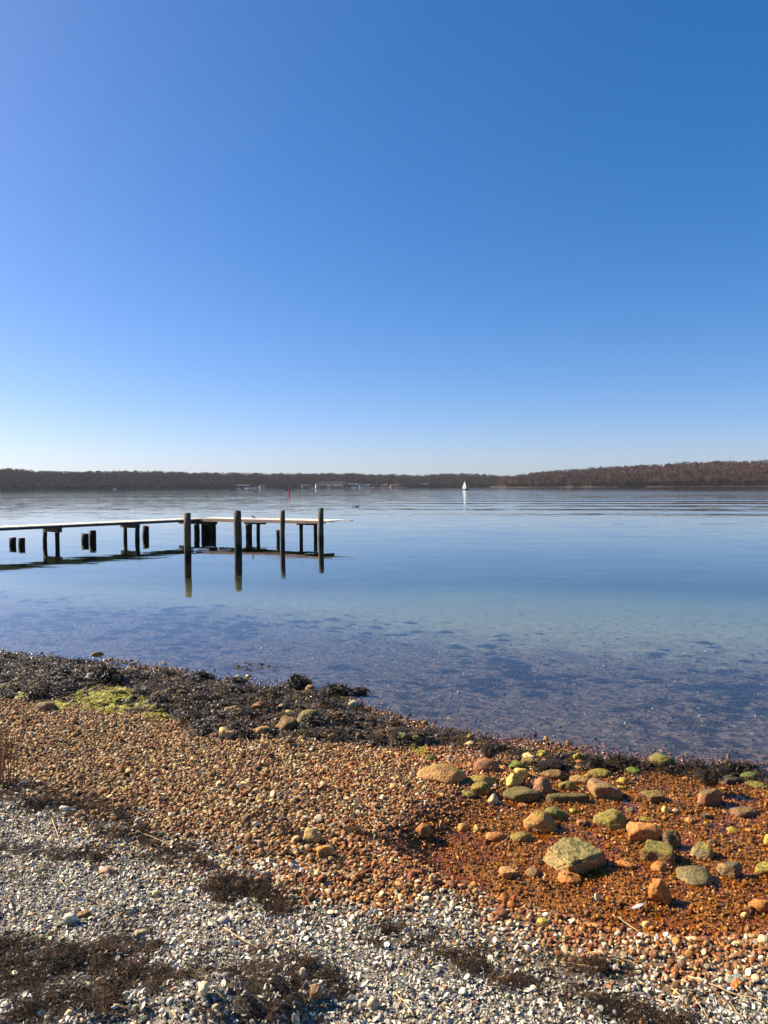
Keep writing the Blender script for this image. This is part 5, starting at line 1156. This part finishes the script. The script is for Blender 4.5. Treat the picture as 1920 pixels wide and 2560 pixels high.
stick([(430, 2540), (445, 2560)], .0034, 'pale straw stub at the bottom edge in the drift', M['straw']); stick([(285, 2525), (325, 2532)], .0034, 'tan straw stub in the bottom left drift', M['straw']); stick([(250, 1985), (290, 1970)], .0022, 'straw across the tan gravel at left', M['straw']); stick([(1395, 2090), (1398, 2090)], .001, 'tiny straw tip on the square mossy block', M['straw']) if False else None

def reed_clump():
    g = G(12, 1962); e = empty('dry_reed_clump', g, 0, label='clump of upright dry brown reeds at the left edge', category='reeds')
    for i in range(34):
        x0, y0 = random.gauss(-.01, .035), random.gauss(0, .05); h = random.uniform(.12, .40); lx, ly = random.gauss(0, .025), random.gauss(0, .03)
        b = MB(); b.tube([(x0, y0, -.02), (x0 + lx * .4, y0 + ly * .4, h * .5), (x0 + lx * 1.2, y0 + ly, h)], [.0024, .002, .001], 5); b.obj('stalk', M['reed'], e)
reed_clump()
for px, py, h, lb in ((43, 1955, .33, 'tall single dry stalk right of the reed clump'), (200, 1960, .18, 'thin dry stalk standing in the tan gravel'), (212, 1962, .16, 'thin dry stalk right beside another in the gravel'), (90, 1968, .06, 'short stubby stalk on the drift edge'), (193, 1975, .10, 'short stalk left of the thin pair'),
                      (365, 1985, .06, 'short dry stalk far right in the left gravel'), (155, 2000, .05, 'stubby stalk low on the left gravel'), (310, 1990, .05, 'stubby stalk between gravel and drift'), (60, 1900, .10, 'short stalk behind the tall single stalk')):
    g = G(px, py); b = MB(); b.tube([(0, 0, -.01), (random.gauss(0, .006), 0, h * .5), (random.gauss(0.004, .012), 0, h)], [.0022, .0018, .0009], 5); o = b.obj('dry_stalk', M['reed'], None, True, g); set_(o, label=lb, category='stalk', group='single dry stalks on the beach')
# a small white feather on the wet gravel
g = G(1578, 2282); b = MB(); v = []; f = []
for i in range(9):
    u = i / 8; w = .010 * math.sin(u * 3.0 + .1) ** .7; zc = .008 + .012 * u; v += [(u * .075, -w, zc), (u * .075, 0, zc + .003), (u * .075, w, zc)]
for i in range(8): f += [(3 * i, 3 * i + 3, 3 * i + 4, 3 * i + 1), (3 * i + 1, 3 * i + 4, 3 * i + 5, 3 * i + 2)]
e = empty('feather', (g.x, g.y, g.z + .01), R(20), label='small white feather on the wet gravel below the stream', category='feather')
mesh_obj('vane', v, f, M['sail'], e); b.tube([(-.02, 0, .006), (.075, 0, .024)], [.0010, .0004], 5); b.obj('quill', M['straw'], e)
